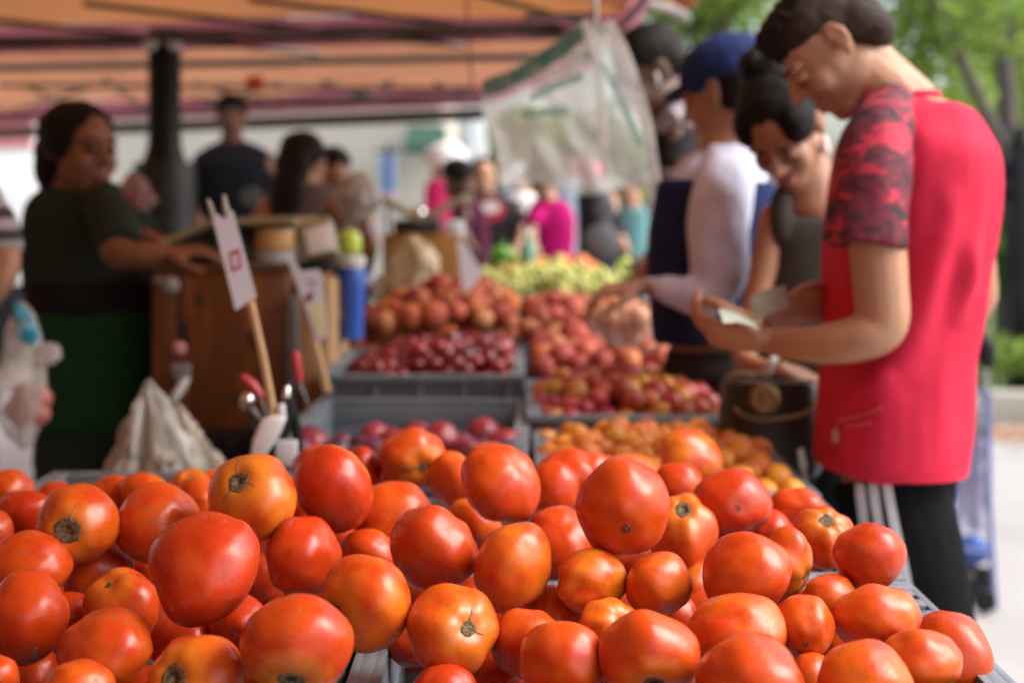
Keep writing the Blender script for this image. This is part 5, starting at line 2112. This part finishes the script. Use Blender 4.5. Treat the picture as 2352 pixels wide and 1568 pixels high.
boy.hair(HAIRB, [((0, .02, .092), (.062, .07, .03)), ((0, -.02, .1), (.058, .075, .026)), ((0, .056, .068), (.054, .034, .032))], name='top_hair', fold=(.005, 70, 20, 70, 3.), voxel=.005)
boy.lids()
boy.mouth((.3, .09, .07))
RED = cloth('red jersey', (.55, .02, .055), rough=.75, var=.06)
CAMO = cloth('patterned sleeve', (.10, .012, .022), rough=.8)


def camo():
    m, nt, b, out = nodes('patterned dark red sleeve')
    L = nt.links.new
    tc = N(nt, 'ShaderNodeTexCoord')
    mp = N(nt, 'ShaderNodeMapping')
    mp.inputs['Scale'].default_value = (1, 1, 1.7)
    mp.inputs['Rotation'].default_value = (0, .6, 0)
    L(tc.outputs['Object'], mp.inputs[0])
    nz = N(nt, 'ShaderNodeTexNoise', i_Scale=17, i_Detail=5, i_Roughness=.65)
    nz.inputs['Distortion'].default_value = .9
    L(mp.outputs[0], nz.inputs['Vector'])
    r = N(nt, 'ShaderNodeValToRGB')
    r.color_ramp.interpolation = 'LINEAR'
    els = r.color_ramp.elements
    els[0].position, els[0].color = .40, (.022, .008, .012, 1)
    els[1].position, els[1].color = .47, (.11, .012, .026, 1)
    for p, c in ((.56, (.16, .015, .032, 1)), (.585, (.48, .02, .05, 1)), (.66, (.5, .022, .055, 1))):
        e = els.new(p)
        e.color = c
    L(nz.outputs['Fac'], r.inputs[0])
    L(r.outputs[0], b.inputs['Base Color'])
    b.inputs['Roughness'].default_value = .8
    return m


CAMO = camo()


def folds(o, base, lines, amp):
    """press long drag folds into a shirt: lines of (p0, p1, width)"""
    nrm = [v.normal.copy() for v in o.data.vertices]
    for v, vn in zip(o.data.vertices, nrm):
        p = v.co + base
        d = 0
        for a, b, w in lines:
            ab = b - a
            t = max(0, min(1, (p - a).dot(ab) / ab.length_squared))
            q = (p - (a + ab * t)).length
            if q < w * 3:
                d += math.exp(-(q / w) ** 2) * math.sin(math.pi * min(1, max(.0, t * .9 + .1)))
        v.co += vn * amp * d


sh = boy.shirt(RED, rows=rows, ry=ryb, grow=.006, fold=(.0085, 10, 10, 3, 1.3), voxel=.0065,
               sleeves=[[(2055, 262, -.07, 70), (2030, 330, -.12, 80)], [(2190, 300, .10, 60), (2212, 420, .19, 66), (2222, 520, .22, 66)]])
w0 = wloc(sh)
folds(sh, w0, [(P(2180, 470, D - .17), P(2080, 900, D - .16), .022), (P(2230, 430, D - .15), P(2190, 760, D - .15), .02), (P(2150, 560, D - .17), P(1990, 1010, D - .16), .024), (P(2240, 560, D - .1), P(2215, 840, D - .1), .02), (P(2120, 330, D - .16), P(2230, 700, D - .14), .022), (P(1915, 900, D - .12), P(2060, 860, D - .17), .024)], .021)
for arm, lab in (([(2062, 225, -.055, 44), (2040, 268, -.10, 66), (2015, 330, -.145, 85), (2003, 420, -.175, 93), (1992, 500, -.19, 95), (1986, 566, -.195, 97)], None),):
    mb = MB()
    pts, rad = arm_pts(arm, D)
    mb.tube(pts, rad, 24, round_ends=False)
    sl = obj('sleeve', mb, CAMO, boy.root, voxel=.006, it=4, fold=(.007, 12, 12, 6, 4.))
mb = MB()
nb = P(2087, 212, D)
e1, e2 = V(1, 0, .05).normalized(), V(0, 1, 0)
mb.tube([nb + e1 * (S(62, D) * math.cos(a)) + e2 * (.062 * math.sin(a)) + V(0, 0, -.008) for a in [2 * math.pi * k / 40 for k in range(41)]], .0065, 8, round_ends=False)
obj('collar', mb, RED, boy.root)
# hem band, badge and faint print
mb = MB()
rg2 = torso_rings([(1038, 1893, 2191), (1064, 1893, 2188)], D, [.165, .165], .0085, 40, 2)
mb.rings(rg2, False)
obj('hem', mb, RED, boy.root, thick=.003)
p_, n_ = boy.surf(sh, 1920, 1000)
if p_:
    mb = MB()
    q = V(0, 0, 1).rotation_difference(n_).to_matrix()
    mb.rings([[p_ + n_ * h + q @ V(r * math.cos(a), r * math.sin(a), 0) for a in [2 * math.pi * k / 24 for k in range(24)]] for r, h in ((.0125, .0005), (.0125, .002), (.011, .003))])
    obj('badge', mb, mt('grey badge', (.42, .4, .4), .4, .1, 30), boy.root)
mb = MB()
for i, (px, py, ln) in enumerate(((1925, 968, 16), (1946, 962, 10), (1962, 958, 14), (1984, 952, 8), (2000, 946, 12), (2014, 940, 10), (1945, 982, 12), (1968, 978, 14), (1990, 972, 8))):
    p_, n_ = boy.surf(sh, px, py)
    p2, n2 = boy.surf(sh, px + ln, py - ln * .35)
    if p_ and p2:
        mb.tube([p_ + n_ * .0008, p2 + n2 * .0008], .0022, 6, flat=.5)
if mb.v:
    obj('faint_print', mb, mt('faded print', (.66, .2, .22), .7, .2, 60), boy.root)
TRK = cloth('black track trousers', (.008, .008, .009), rough=.8, spec=.04)
tp_ = boy.pants(TRK, top_rows=[], ease=.014, fold=(.008, 5, 5, 2.2, 7.))
STR = cloth('white stripe', (.62, .63, .68), bump=.1)
for px0, px1, px2, px3 in ((1973, 1988, 2012, 2044), (2002, 2020, 2047, 2082), (2031, 2054, 2082, 2118)):
    ring = []
    mb = MB()
    prev = None
    pts = smooth_path([(px0, 1075), (px1, 1200), (px2, 1330), (px3, 1560)], 8)
    L_, R_ = [], []
    for i, (x, y) in enumerate(pts):
        a, an = boy.surf(tp_, x - 10.5, y)
        b, bn_ = boy.surf(tp_, x + 10.5, y)
        if a and b and a.y < 2.5 and b.y < 2.5:
            L_.append(a + an * .0035)
            R_.append(b + bn_ * .0035)
    rr3 = []
    for a, b in zip(L_, R_):
        m_ = V(0, .004, 0)
        rr3.append([a, a.lerp(b, .5) - V(0, .001, 0), b, b + m_, a + m_])
    if len(rr3) > 2:
        mb.rings(rr3)
        obj('white_stripe', mb, STR, boy.root)
boy.shoes(mt('shoe', (.05, .05, .055), .5, .2, 9), -92)
# banknotes
NOTE = M('banknote paper', (.44, .43, .30), .7, .2, 40, .1, 60, col2=(.30, .33, .22), cov=.56)
mb = MB()
a, b, c, d = P(1735, 740, D - .08), P(1818, 702, D + .0), P(1802, 650, D + .01), P(1722, 686, D - .07)
mb.grid(lambda u, v: (a.lerp(b, u)).lerp(d.lerp(c, u), v) + V(0, -.008 * math.sin(u * 3.1), .004 * math.sin(u * 4)), 14, 6)
prop(obj('banknote', mb, NOTE, thick=.0006), 'tan banknote held up between the hands of the boy', 'banknote', 'banknotes of the boy')
mb = MB()
a, b, c, d = P(1662, 742, D - .2), P(1742, 758, D - .17), P(1730, 730, D - .10), P(1650, 710, D - .13)
mb.grid(lambda u, v: (a.lerp(b, u)).lerp(d.lerp(c, u), v) + V(0, 0, .006 * math.sin(u * 3.1)), 14, 6)
prop(obj('banknote', mb, mt('pale green banknote', (.55, .62, .5), .7, .15, 40), thick=.0006), 'pale green banknote lying over the fingertips of the boy', 'banknote', 'banknotes of the boy')

# ------------------------------------------------------------------ woman with the bun
D = 2.86
rows = [(425, 1815, 1905), (450, 1795, 1925), (480, 1768, 1955), (560, 1752, 1980), (640, 1748, 1982), (740, 1752, 1980), (860, 1745, 1985), (960, 1738, 1990)]
wf = [(1778, 500, -.02, 36), (1757, 600, -.04, 33), (1728, 720, -.06, 30), (1705, 815, -.10, 27), (1750, 845, -.16, 23), (1800, 852, -.2, 20)]
hw = (P(1798, 852, D - .2), V(.8, -.2, -.35), V(.1, .2, -.95), 1, .98, (30, 40, 28), 25)
w2 = Person('woman with a black hair bun looking down into her handbag, behind the boy', D, rows, (1800, 300, 254, -28, 46, 8, -.05), SK2, .62, .007, [wf, [(1950, 500, .05, 36), (1985, 640, .02, 32), (1960, 780, -.1, 27)]], hands=(hw,))
w2.hair(HAIRB, [((0, -.03, .05), (.088, .102, .078)), ((0, -.06, .01), (.08, .06, .075)), ((.05, .02, .045), (.035, .055, .05)), ((-.05, .02, .045), (.035, .055, .05))], fold=(.002, 90, 20, 90, 2.), voxel=.006)
mb = MB()
mb.ell(P(1742, 152, D - .06), (S(46, D), S(44, D), S(42, D)))
mb.tube([P(1742, 160, D - .06), P(1762, 205, D - .06)], [.03, .04], 12)
obj('bun', mb, HAIRB, w2.root, voxel=.006, fold=(.006, 60, 60, 60, 8.))
w2.lids()
w2.mouth((.25, .1, .07))
TANK = cloth('dark brown grey jersey', (.048, .042, .036))


def straps(mb):
    for pts in ([(1805, 440, -.0), (1795, 462, -.035), (1792, 500, -.042), (1795, 540, -.045)], [(1915, 446, -.0), (1935, 480, -.04), (1940, 500, -.042), (1940, 540, -.045)]):
        mb.tube([P(x, y, D + dy) for x, y, dy in pts], .024, 10)


w2.shirt(TANK, rows=[(500, 1764, 1970), (530, 1754, 1979), (600, 1750, 1981), (680, 1750, 1981), (780, 1750, 1981), (880, 1745, 1985), (962, 1738, 1990)], name='tank_top', extra=straps)
w2.pants(cloth('black trousers', (.012, .012, .014)))
w2.shoes(mt('shoe', (.05, .05, .055), .5, .2, 9), -28)
mb = MB()
e = w2.L(.083, -.01, -.034)
mb.tube([P(1893, 318, D - .06), P(1894, 345, D - .06)], [.007, .011], 10)
obj('earring', mb, mt('pearl earring', (.8, .72, .62), .2, .05, 9), w2.root)
mb = MB()
cw = P(1793, 850, D - .2)
dv = V(.8, -.2, -.35).normalized()
ea, eb = dv.orthogonal().normalized(), None
eb = dv.cross(ea)
mb.tube([cw - dv * .02 + ea * .026 * math.cos(a) + eb * .026 * math.sin(a) for a in [2 * math.pi * k / 24 for k in range(25)]], .007, 8, round_ends=False)
obj('bracelet', mb, mt('white bracelet', (.75, .77, .8), .3, .05, 9), w2.root)
hbg = thing('handbag', 'black handbag with a round gold medallion below the banknotes', 'handbag', P(1765, 1075, 2.62))
LEA = mt('black leather', (.012, .011, .01), .35, .3, 30, .3, 90)
mb = MB()
mb.rings([[P(1768, 0, 2.62) * 1.0 + V(hw_ * math.copysign(abs(math.cos(a)) ** .55, math.cos(a)), .055 * math.copysign(abs(math.sin(a)) ** .7, math.sin(a)), P(0, yy, 2.62).z - CZ - 477 / F * 2.62) for a in [2 * math.pi * k / 36 for k in range(36)]] for yy, hw_ in ((872, .082), (880, .088), (940, .092), (1020, .096), (1070, .094), (1085, .085))])
obj('bag_body', mb, LEA, hbg)
mb = MB()
c = P(1757, 916, 2.555)
mb.rings([[c + V(r * math.cos(a), y_, r * math.sin(a)) for a in [2 * math.pi * k / 32 for k in range(32)]] for r, y_ in ((.027, .006), (.027, 0), (.023, -.003), (.021, 0), (.013, .0), (.011, -.003), (.004, -.001))])
obj('medallion', mb, GOLD, hbg)
mb = MB()
mb.tube([V(*p) for p in smooth_path([P(x, y, 2.56).to_tuple() for x, y in ((1690, 940), (1715, 956), (1760, 963), (1815, 958), (1850, 948), (1872, 926))], 5)], .0035, 6)
obj('flap_edge', mb, GOLD, hbg)
mb = MB()
mb.tube([V(*p) for p in smooth_path([P(x, y, 2.66).to_tuple() for x, y in ((1664, 900), (1668, 870), (1690, 860), (1750, 858))], 5)], .004, 6)
obj('chain', mb, GOLD, hbg)

# ------------------------------------------------------------------ shopper in the navy cap
D = 3.12
rows = [(335, 1622, 1705), (358, 1600, 1722), (400, 1560, 1745), (480, 1532, 1748), (560, 1524, 1744), (650, 1522, 1738), (730, 1528, 1725), (800, 1532, 1712), (860, 1530, 1708)]
a1 = [(1668, 385, -.09, 34), (1660, 470, -.16, 40), (1652, 580, -.19, 37), (1655, 672, -.2, 34), (1590, 680, -.2, 31), (1520, 664, -.18, 26), (1478, 655, -.16, 20)]
h1 = (P(1480, 655, D - .16), V(-1, -.05, -.12), V(0, .15, -1), 1, .95, (28, 35, 25), 25)
p3 = Person('shopper in a navy cap and white sleeves reaching over the peaches', D, rows, (1668, 220, 240, -126, 14, 0, 0), SK2, .62, .008, [a1, [(1580, 390, .1, 34), (1545, 520, .12, 30), (1480, 640, .05, 24)]], hands=(h1,))
p3.hair(HAIRB, [((0, -.045, .02), (.084, .07, .085)), ((0, -.085, -.02), (.05, .04, .07))])
NAVY = cloth('navy twill', (.016, .03, .105))
mb = MB()
for pp, rr in (((0, -.012, .058), (.09, .108, .075)), ((0, -.03, .045), (.089, .09, .07))):
    mb.ell(p3.L(*pp), [x * p3.hs for x in rr], p3.hrot)
mb.ell(p3.L(0, .085, .036), [x * p3.hs for x in (.068, .062, .009)], p3.hrot @ Matrix.Rotation(R(-8), 3, 'X'))
obj('cap', mb, NAVY, p3.root, voxel=.006, it=3)
WHT = cloth('white sleeve', (.56, .58, .74), rough=.8)
p3.shirt(WHT, rows=rows[:7], sleeves=[[(1678, 358, -.09, 60), (1660, 450, -.14, 72), (1650, 550, -.17, 72), (1650, 650, -.19, 62), (1610, 680, -.2, 48), (1550, 668, -.19, 40), (1505, 656, -.17, 27), (1484, 652, -.16, 22)]], grow=.016, fold=(.007, 13, 13, 8, 2.), voxel=.008, name='white_shirt')
p3.shirt(cloth('deep navy vest', (.016, .024, .085)), rows=[(415, 1530, 1756), (480, 1520, 1760), (560, 1512, 1756), (650, 1512, 1746), (740, 1518, 1734), (790, 1526, 1722)], grow=.022, name='vest', fold=(.006, 8, 8, 5, 3.))
p3.pants(cloth('charcoal trousers', (.028, .026, .03)))
p3.shoes(mt('shoe', (.05, .05, .055), .5, .2, 9), -112)
p3.lids()

# ------------------------------------------------------------------ tall man in a black vest
D = 3.95
rows = [(262, 1520, 1588), (285, 1500, 1612), (330, 1500, 1630), (400, 1502, 1632), (480, 1508, 1628), (560, 1512, 1624), (660, 1515, 1620), (720, 1514, 1622)]
a1 = [(1556, 310, -.08, 32), (1552, 400, -.12, 28), (1545, 462, -.13, 25), (1522, 520, -.16, 21), (1500, 570, -.2, 17)]
h4 = (P(1502, 568, D - .2), V(-.4, -.2, -.8), V(-.5, .2, .2), 1, .95, (25, 30, 25), 25)
p4 = Person('tall man with short hair and a black vest bowing over the grapes', D, rows, (1490, 172, 208, -74, 28, -4, -.03), SK3, .62, .009, [a1], hands=(h4,))
p4.hair(HAIRB, [((0, -.018, .05), (.0795, .093, .075)), ((0, -.05, .02), (.074, .055, .06))], fold=(.0015, 120, 120, 120, 2.))
p4.lids()
p4.mouth((.12, .05, .045))
mb = MB()
mb.tube([P(1508, 168, D - .13), P(1512, 186, D - .13), P(1512, 196, D - .125)], [.0038, .0034, .0025], 8)
obj('earbud', mb, WHITEP, p4.root)
p4.shirt(BLACKC, rows=rows[1:], grow=.012, name='vest', sleeves=[[(1560, 300, -.06, 38), (1555, 395, -.12, 40)]])
mb = MB()
mb.tube([P(1518, 290, D - .09), P(1545, 268, D - .12), P(1585, 238, D - .06)], [.022, .026, .02], 10)
obj('collar', mb, cloth('pale collar', (.26, .22, .24)), p4.root, fold=(.006, 30, 30, 30, 1.))
mb = MB()
pts, rad = arm_pts([(1553, 392, -.12, 36), (1549, 430, -.125, 35), (1545, 458, -.13, 33)], D)
mb.tube(pts, rad, 14, round_ends=False)
obj('sleeve', mb, cloth('taupe sleeve', (.2, .15, .14)), p4.root, voxel=.008, fold=(.006, 12, 12, 8, 1.))
p4.pants(cloth('charcoal trousers', (.03, .03, .03)))
p4.shoes(mt('shoe', (.05, .05, .055), .5, .2, 9), -58)

# ------------------------------------------------------------------ vendor
D = 3.62
rows = [(420, 128, 215), (440, 100, 240), (475, 72, 272), (540, 62, 292), (610, 62, 306), (690, 72, 335), (780, 86, 345), (870, 90, 345), (970, 90, 338), (1070, 88, 325)]
a1 = [(245, 470, -.12, 44), (262, 540, -.2, 42), (275, 582, -.24, 38), (330, 588, -.26, 32), (380, 582, -.26, 25)]
a2 = [(150, 470, .1, 40), (260, 520, .12, 38), (345, 560, .05, 30), (400, 570, .02, 22)]
h5 = (P(378, 582, D - .26), V(1, .05, .1), V(0, .3, -.9), -1, .95, (15, 25, 20), 25)
ven = Person('vendor woman in a dark green shirt and apron working the scale at left', D, rows, (188, 346, 212, 52, 2, 0, -.02), skin('vendor', (.21, .09, .05)), .7, .009, [a1, a2], hands=(h5,), fat=1.12)
ven.hair(HAIRB, [((0, -.028, .045), (.088, .1, .08)), ((0, -.075, -.01), (.078, .06, .085)), ((-.02, -.1, -.075), (.07, .05, .085)), ((.0, -.07, -.05), (.08, .06, .07)), ((.06, -.02, .02), (.03, .06, .05)), ((-.06, -.02, .02), (.03, .06, .05))])
ven.eyes()
ven.mouth((.22, .07, .06))
ven.shirt(cloth('dark green jersey', (.022, .034, .028)), rows=rows, sleeves=[[(232, 452, -.1, 52), (262, 520, -.19, 56), (275, 566, -.23, 54)], [(150, 455, .08, 48), (265, 505, .12, 46), (335, 535, .08, 42)]], grow=.012)
ven.shirt(cloth('bottle green apron', (.012, .062, .022)), rows=[(715, 90, 350), (790, 98, 352), (880, 100, 350), (985, 102, 342)], name='apron', grow=.022, fold=(.01, 9, 9, 2, 4.))
ven.shirt(BLACKC, rows=[(640, 74, 325), (690, 80, 342), (722, 88, 350)], name='waist_pouch', grow=.02)
ven.pants(cloth('blue denim', (.03, .04, .075)))
ven.shoes(mt('shoe', (.05, .05, .055), .5, .2, 9), 52)

# ------------------------------------------------------------------ person cut off at the left edge
D = 3.02
rows = [(400, -190, -100), (430, -230, -60), (500, -260, -30), (620, -265, -25), (760, -260, -25), (900, -265, -20), (960, -265, -20)]
a1 = [(-55, 460, -.1, 45), (-10, 540, -.16, 42), (14, 600, -.18, 36), (0, 650, -.2, 30), (-25, 690, -.2, 24)]
p6 = Person('shopper with a striped sleeve holding bags, cut by the left edge', D, rows, (-145, 300, 250, 60, 10, 0, 0), SK4, .62, .01, [a1])
STRP = M('grey striped cloth', (.1, .1, .11), .85, .1, 20)


def striped():
    m, nt, b, out = nodes('striped cloth')
    L = nt.links.new
    tc = N(nt, 'ShaderNodeTexCoord')
    wv = N(nt, 'ShaderNodeTexWave', i_Scale=7)
    wv.bands_direction = 'Z'
    wv.inputs['Distortion'].default_value = .4
    L(tc.outputs['Object'], wv.inputs['Vector'])
    r = N(nt, 'ShaderNodeValToRGB')
    r.color_ramp.elements[0].position, r.color_ramp.elements[0].color = .45, (.05, .05, .06, 1)
    r.color_ramp.elements[1].position, r.color_ramp.elements[1].color = .55, (.42, .44, .5, 1)
    L(wv.outputs['Fac'], r.inputs[0])
    L(r.outputs[0], b.inputs['Base Color'])
    b.inputs['Roughness'].default_value = .85
    return m


p6.shirt(striped(), rows=rows, sleeves=[[(-60, 440, -.08, 52), (-15, 530, -.15, 58), (4, 585, -.175, 54)]], grow=.01)
p6.hair(HAIRB, [((0, -.025, .045), (.085, .098, .08))])
p6.pants(cloth('blue denim', (.03, .04, .075)))

# ------------------------------------------------------------------ middle distance
D = 6.2
rows = [(322, 510, 556), (345, 470, 604), (375, 448, 626), (430, 450, 626), (500, 458, 620), (600, 460, 616), (680, 458, 618)]
p7 = Person('dark haired man in a black t-shirt standing behind the scale', D, rows, (533, 272, 103, 12, 4, 0, 0), skin('mid brown', (.22, .1, .055)), .55, .012, [[(462, 375, -.02, 24), (452, 480, -.03, 21), (470, 580, -.12, 17)], [(612, 375, -.02, 24), (622, 480, -.03, 21), (600, 580, -.12, 17)]])
p7.hair(HAIRB, [((0, -.015, .055), (.082, .095, .075))])
p7.eyes()
p7.shirt(cloth('black blue tee', (.012, .013, .02)), rows=rows, sleeves=[[(470, 360, 0, 28), (456, 455, -.03, 30)], [(604, 360, 0, 28), (620, 455, -.03, 30)]], grow=.012)
mb = MB()
p_, n_ = P(580, 455, 1), None
mb.rings([[P(575 + r * math.cos(a), 452 + r * .8 * math.sin(a), D - .205) + V(0, dy, 0) for a in [2 * math.pi * k / 16 for k in range(16)]] for r, dy in ((26, .02), (24, -.002))])
obj('shirt_print', mb, mt('dim shirt print', (.06, .075, .075), .8, .4, 18), p7.root)
p7.pants(cloth('black trousers', (.012, .012, .014)))

D = 5.0
rows = [(415, 672, 730), (440, 640, 765), (475, 600, 785), (530, 582, 795), (600, 585, 795), (680, 590, 790)]
p8 = Person('woman with long dark hair and a grey brown cardigan behind the scale', D, rows, (702, 372, 128, 150, 8, 0, 0), SK2, .6, .012, [[(618, 480, -.05, 30), (592, 560, -.1, 26), (620, 640, -.15, 20)], [(775, 480, -.05, 30), (800, 560, -.1, 26), (780, 640, -.15, 20)]])
p8.hair(hairm('dark brown', (.016, .011, .01)), [((0, -.025, .04), (.092, .1, .085)), ((0, -.08, -.03), (.085, .055, .11)), ((0, -.105, -.15), (.08, .045, .12)), ((0.01, -.1, -.25), (.06, .04, .09))], fold=(.006, 30, 30, 8, 3.), voxel=.01)
p8.shirt(cloth('taupe knit', (.115, .085, .08)), rows=rows, sleeves=[[(640, 455, 0, 30), (600, 545, -.09, 34), (610, 625, -.14, 28)], [(760, 455, 0, 30), (795, 545, -.09, 34), (785, 625, -.14, 28)]], grow=.014, name='cardigan')
p8.pants(cloth('black trousers', (.012, .012, .014)))

D = 5.5
rows = [(445, 750, 795), (465, 725, 825), (510, 715, 850), (580, 712, 855), (660, 714, 850)]
p9 = Person('person in a lilac top half hidden behind the long haired woman', D, rows, (768, 398, 108, 25, 10, 0, 0), SK2, .6, .014, [[(838, 495, -.05, 22), (852, 560, -.1, 19), (842, 620, -.15, 15)]])
p9.hair(HAIRB, [((0, -.02, .05), (.084, .098, .08))], voxel=.01)
p9.shirt(cloth('lilac cotton', (.36, .33, .42)), rows=rows, sleeves=[[(830, 480, 0, 25), (850, 550, -.09, 26)]], grow=.014)
p9.pants(cloth('charcoal trousers', (.03, .03, .03)))


# ------------------------------------------------------------------ the far crowd
def far(label, D, head, skin_m, rows, top_m, hair_m, hair=None, arms=(), sleeves=(), eyes=False, pants=None):
    p = Person(label, D, rows, head, skin_m, .6, .016, arms, group='people in the far crowd')
    p.hair(hair_m, hair or [((0, -.02, .045), (.088, .1, .085))], voxel=.012)
    p.shirt(top_m, rows=rows, sleeves=sleeves, grow=.016, voxel=.014, name='top')
    p.pants(pants or cloth('blue denim', (.03, .04, .075)))
    if eyes:
        p.eyes()
    return p


far('boy in a maroon top with cropped black hair in the far crowd', 7.0, (1054, 416, 92, 70, 20, 0, 0), SK3, [(462, 1050, 1088), (478, 1042, 1104), (520, 1044, 1116), (590, 1046, 1120), (660, 1046, 1120)], cloth('maroon cotton', (.06, .012, .03)), HAIRB, arms=[[(1068, 490, -.12, 16), (1066, 540, -.15, 14), (1090, 575, -.2, 11)]], sleeves=[[(1070, 484, -.1, 19), (1067, 530, -.14, 18)]])
pc = far('woman with a red and white emblem on her black tee in the far crowd', 7.6, (1111, 408, 88, 5, 5, 0, 0), SK4, [(440, 1092, 1130), (455, 1078, 1165), (480, 1072, 1190), (540, 1078, 1186), (610, 1080, 1182), (660, 1080, 1182)], cloth('black crowd tee', (.02, .018, .02)), HAIRB, hair=[((0, -.03, .045), (.09, .09, .08)), ((0, -.07, -.02), (.085, .05, .1))], arms=[[(1186, 475, -.02, 15), (1200, 540, -.08, 13), (1170, 590, -.15, 10)]], sleeves=[[(1180, 465, 0, 18), (1198, 520, -.06, 18)]], eyes=True)
ye = 7.6 - .235
mb = MB()
quad_slab(mb, [P(1127 + 34 * math.cos(a), 482 + 27 * math.sin(a), ye) for a in [6.283 * k / 24 for k in range(24)]], .03, (0, 1, 0))
obj('red_emblem', mb, mt('red print', (.5, .03, .05), .7, .2, 12), pc.root)
mb = MB()
quad_slab(mb, [P(1126 + 23 * math.cos(a), 476 + 13 * math.sin(a), ye - .004) for a in [6.283 * k / 20 for k in range(20)]], .003, (0, 1, 0))
obj('white_patch', mb, mt('white print', (.75, .72, .72), .7, .1, 12), pc.root)
far('woman in a magenta top with dark tied hair in the far crowd', 6.5, (1250, 408, 96, 165, 15, 0, 0), SK4, [(455, 1238, 1278), (472, 1222, 1300), (505, 1212, 1312), (550, 1214, 1312), (590, 1218, 1308), (640, 1216, 1310)], cloth('magenta cotton', (.36, .003, .115)), HAIRB, hair=[((0, -.025, .03), (.11, .11, .1)), ((0, -.09, .02), (.08, .06, .08))], arms=[[(1228, 490, -.1, 14), (1222, 545, -.14, 12), (1238, 590, -.2, 10)]], sleeves=[[(1232, 482, -.08, 18), (1222, 520, -.12, 17)]], pants=cloth('pale denim', (.25, .27, .33)))
pj = far('person in a dark jacket with a pink collar and black cap in the far crowd', 6.1, (1356, 385, 84, 130, 25, 0, 0), SK2, [(415, 1342, 1388), (432, 1334, 1400), (470, 1332, 1416), (530, 1335, 1428), (600, 1335, 1425), (650, 1335, 1425)], cloth('charcoal jacket', (.03, .034, .042)), HAIRB, hair=[((0, 0, .05), (.092, .1, .075)), ((0, .09, .05), (.06, .05, .02))], arms=[[(1400, 455, -.1, 20), (1418, 520, -.14, 18), (1428, 560, -.2, 15), (1440, 578, -.22, 13)]], sleeves=[[(1396, 450, -.08, 24), (1418, 520, -.14, 22), (1424, 548, -.18, 19)]])
mb = MB()
mb.tube([P(1345, 398, 6.02), P(1364, 388, 5.98), P(1384, 398, 6.02)], [.028, .034, .028], 10)
obj('pink_collar', mb, cloth('pink fleece', (.72, .05, .14)), pj.root)
mb = MB()
mb.ell(P(1388, 480, 5.86), (.05, .02, .07))
mb.ell(P(1380, 555, 5.86), (.08, .03, .08))
obj('grey_bag', mb, cloth('grey nylon', (.1, .105, .115)), pj.root, voxel=.012)
far('person in a teal top partly hidden by the hanging bags', 7.5, (1452, 436, 78, -30, 5, 0, 0), SK4, [(470, 1438, 1468), (482, 1430, 1480), (520, 1430, 1482), (580, 1432, 1482), (640, 1432, 1482)], cloth('teal cotton', (.12, .28, .28)), HAIRB)
far('person in a light blue shirt behind the magenta top', 8.2, (1318, 372, 78, -20, 10, 0, 0), SK4, [(402, 1300, 1338), (418, 1282, 1352), (460, 1278, 1356), (540, 1280, 1354), (620, 1280, 1354)], cloth('light blue cotton', (.42, .52, .62)), hairm('brown hair', (.08, .05, .035)))
far('person in a white hat and pink top at the left of the far crowd', 8.4, (1020, 376, 80, -60, 10, 0, 0), SK4, [(408, 1000, 1032), (424, 985, 1045), (465, 980, 1050), (540, 982, 1048), (620, 982, 1048)], cloth('hot pink cotton', (.68, .03, .18)), cloth('white hat', (.8, .8, .8)), hair=[((0, -.01, .05), (.13, .14, .085)), ((0, -.01, .02), (.15, .16, .018))])
far('person in white with a white cap behind the emblem tee', 9.0, (1196, 412, 70, 160, 5, 0, 0), SK4, [(440, 1178, 1212), (452, 1164, 1226), (490, 1160, 1230), (560, 1162, 1228), (630, 1162, 1228)], cloth('white cotton', (.75, .74, .74)), cloth('white hat', (.8, .8, .8)), hair=[((0, -.01, .04), (.1, .11, .08))])


# ------------------------------------------------------------------ light, sky and camera
SUN_EL, SUN_AZ = 46.0, 98.0        # elevation, and azimuth measured clockwise from the view direction (+Y)
w = bpy.data.worlds.new('World')
scene.world = w
w.use_nodes = True
nt = w.node_tree
bg = nt.nodes['Background']
sky = nt.nodes.new('ShaderNodeTexSky')
sky.sky_type = 'NISHITA'
sky.sun_disc = False
sky.sun_elevation = R(SUN_EL)
sky.sun_rotation = R(SUN_AZ)
sky.air_density = 1.0
sky.dust_density = 4.0
hs = nt.nodes.new('ShaderNodeHueSaturation')
hs.inputs['Saturation'].default_value = .8
nt.links.new(sky.outputs[0], hs.inputs['Color'])
nt.links.new(hs.outputs[0], bg.inputs['Color'])
bg.inputs['Strength'].default_value = .13
ld = bpy.data.lights.new('Sun', 'SUN')
ld.energy = 1.5
ld.angle = R(45)
ld.color = (1, .97, .93)
lo = bpy.data.objects.new('Sun', ld)
COL.objects.link(lo)
el, az = R(SUN_EL), R(SUN_AZ)
sd = V(math.sin(az) * math.cos(el), math.cos(az) * math.cos(el), math.sin(el))
lo.rotation_euler = sd.to_track_quat('Z', 'Y').to_euler()
lo.location = sd * 30

cd = bpy.data.cameras.new('Camera')
cd.sensor_width = 36
cd.sensor_fit = 'HORIZONTAL'
cd.lens = 36 * F / 2352
cd.shift_y = -(784 - HY) / 2352
cd.clip_start = .05
cd.clip_end = 500
cd.dof.use_dof = True
cd.dof.focus_distance = 1.33
cd.dof.aperture_fstop = 3.3
co = bpy.data.objects.new('Camera', cd)
COL.objects.link(co)
co.location = (0, 0, CZ)
co.rotation_euler = (R(90), 0, 0)
scene.camera = co
scene.view_settings.view_transform = 'Standard'
scene.view_settings.look = 'None'
scene.view_settings.exposure = 1.36
scene.view_settings.gamma = 1
scene.cycles.use_denoising = True
scene.cycles.max_bounces = 8
scene.cycles.transparent_max_bounces = 16
scene.cycles.sample_clamp_indirect = 6
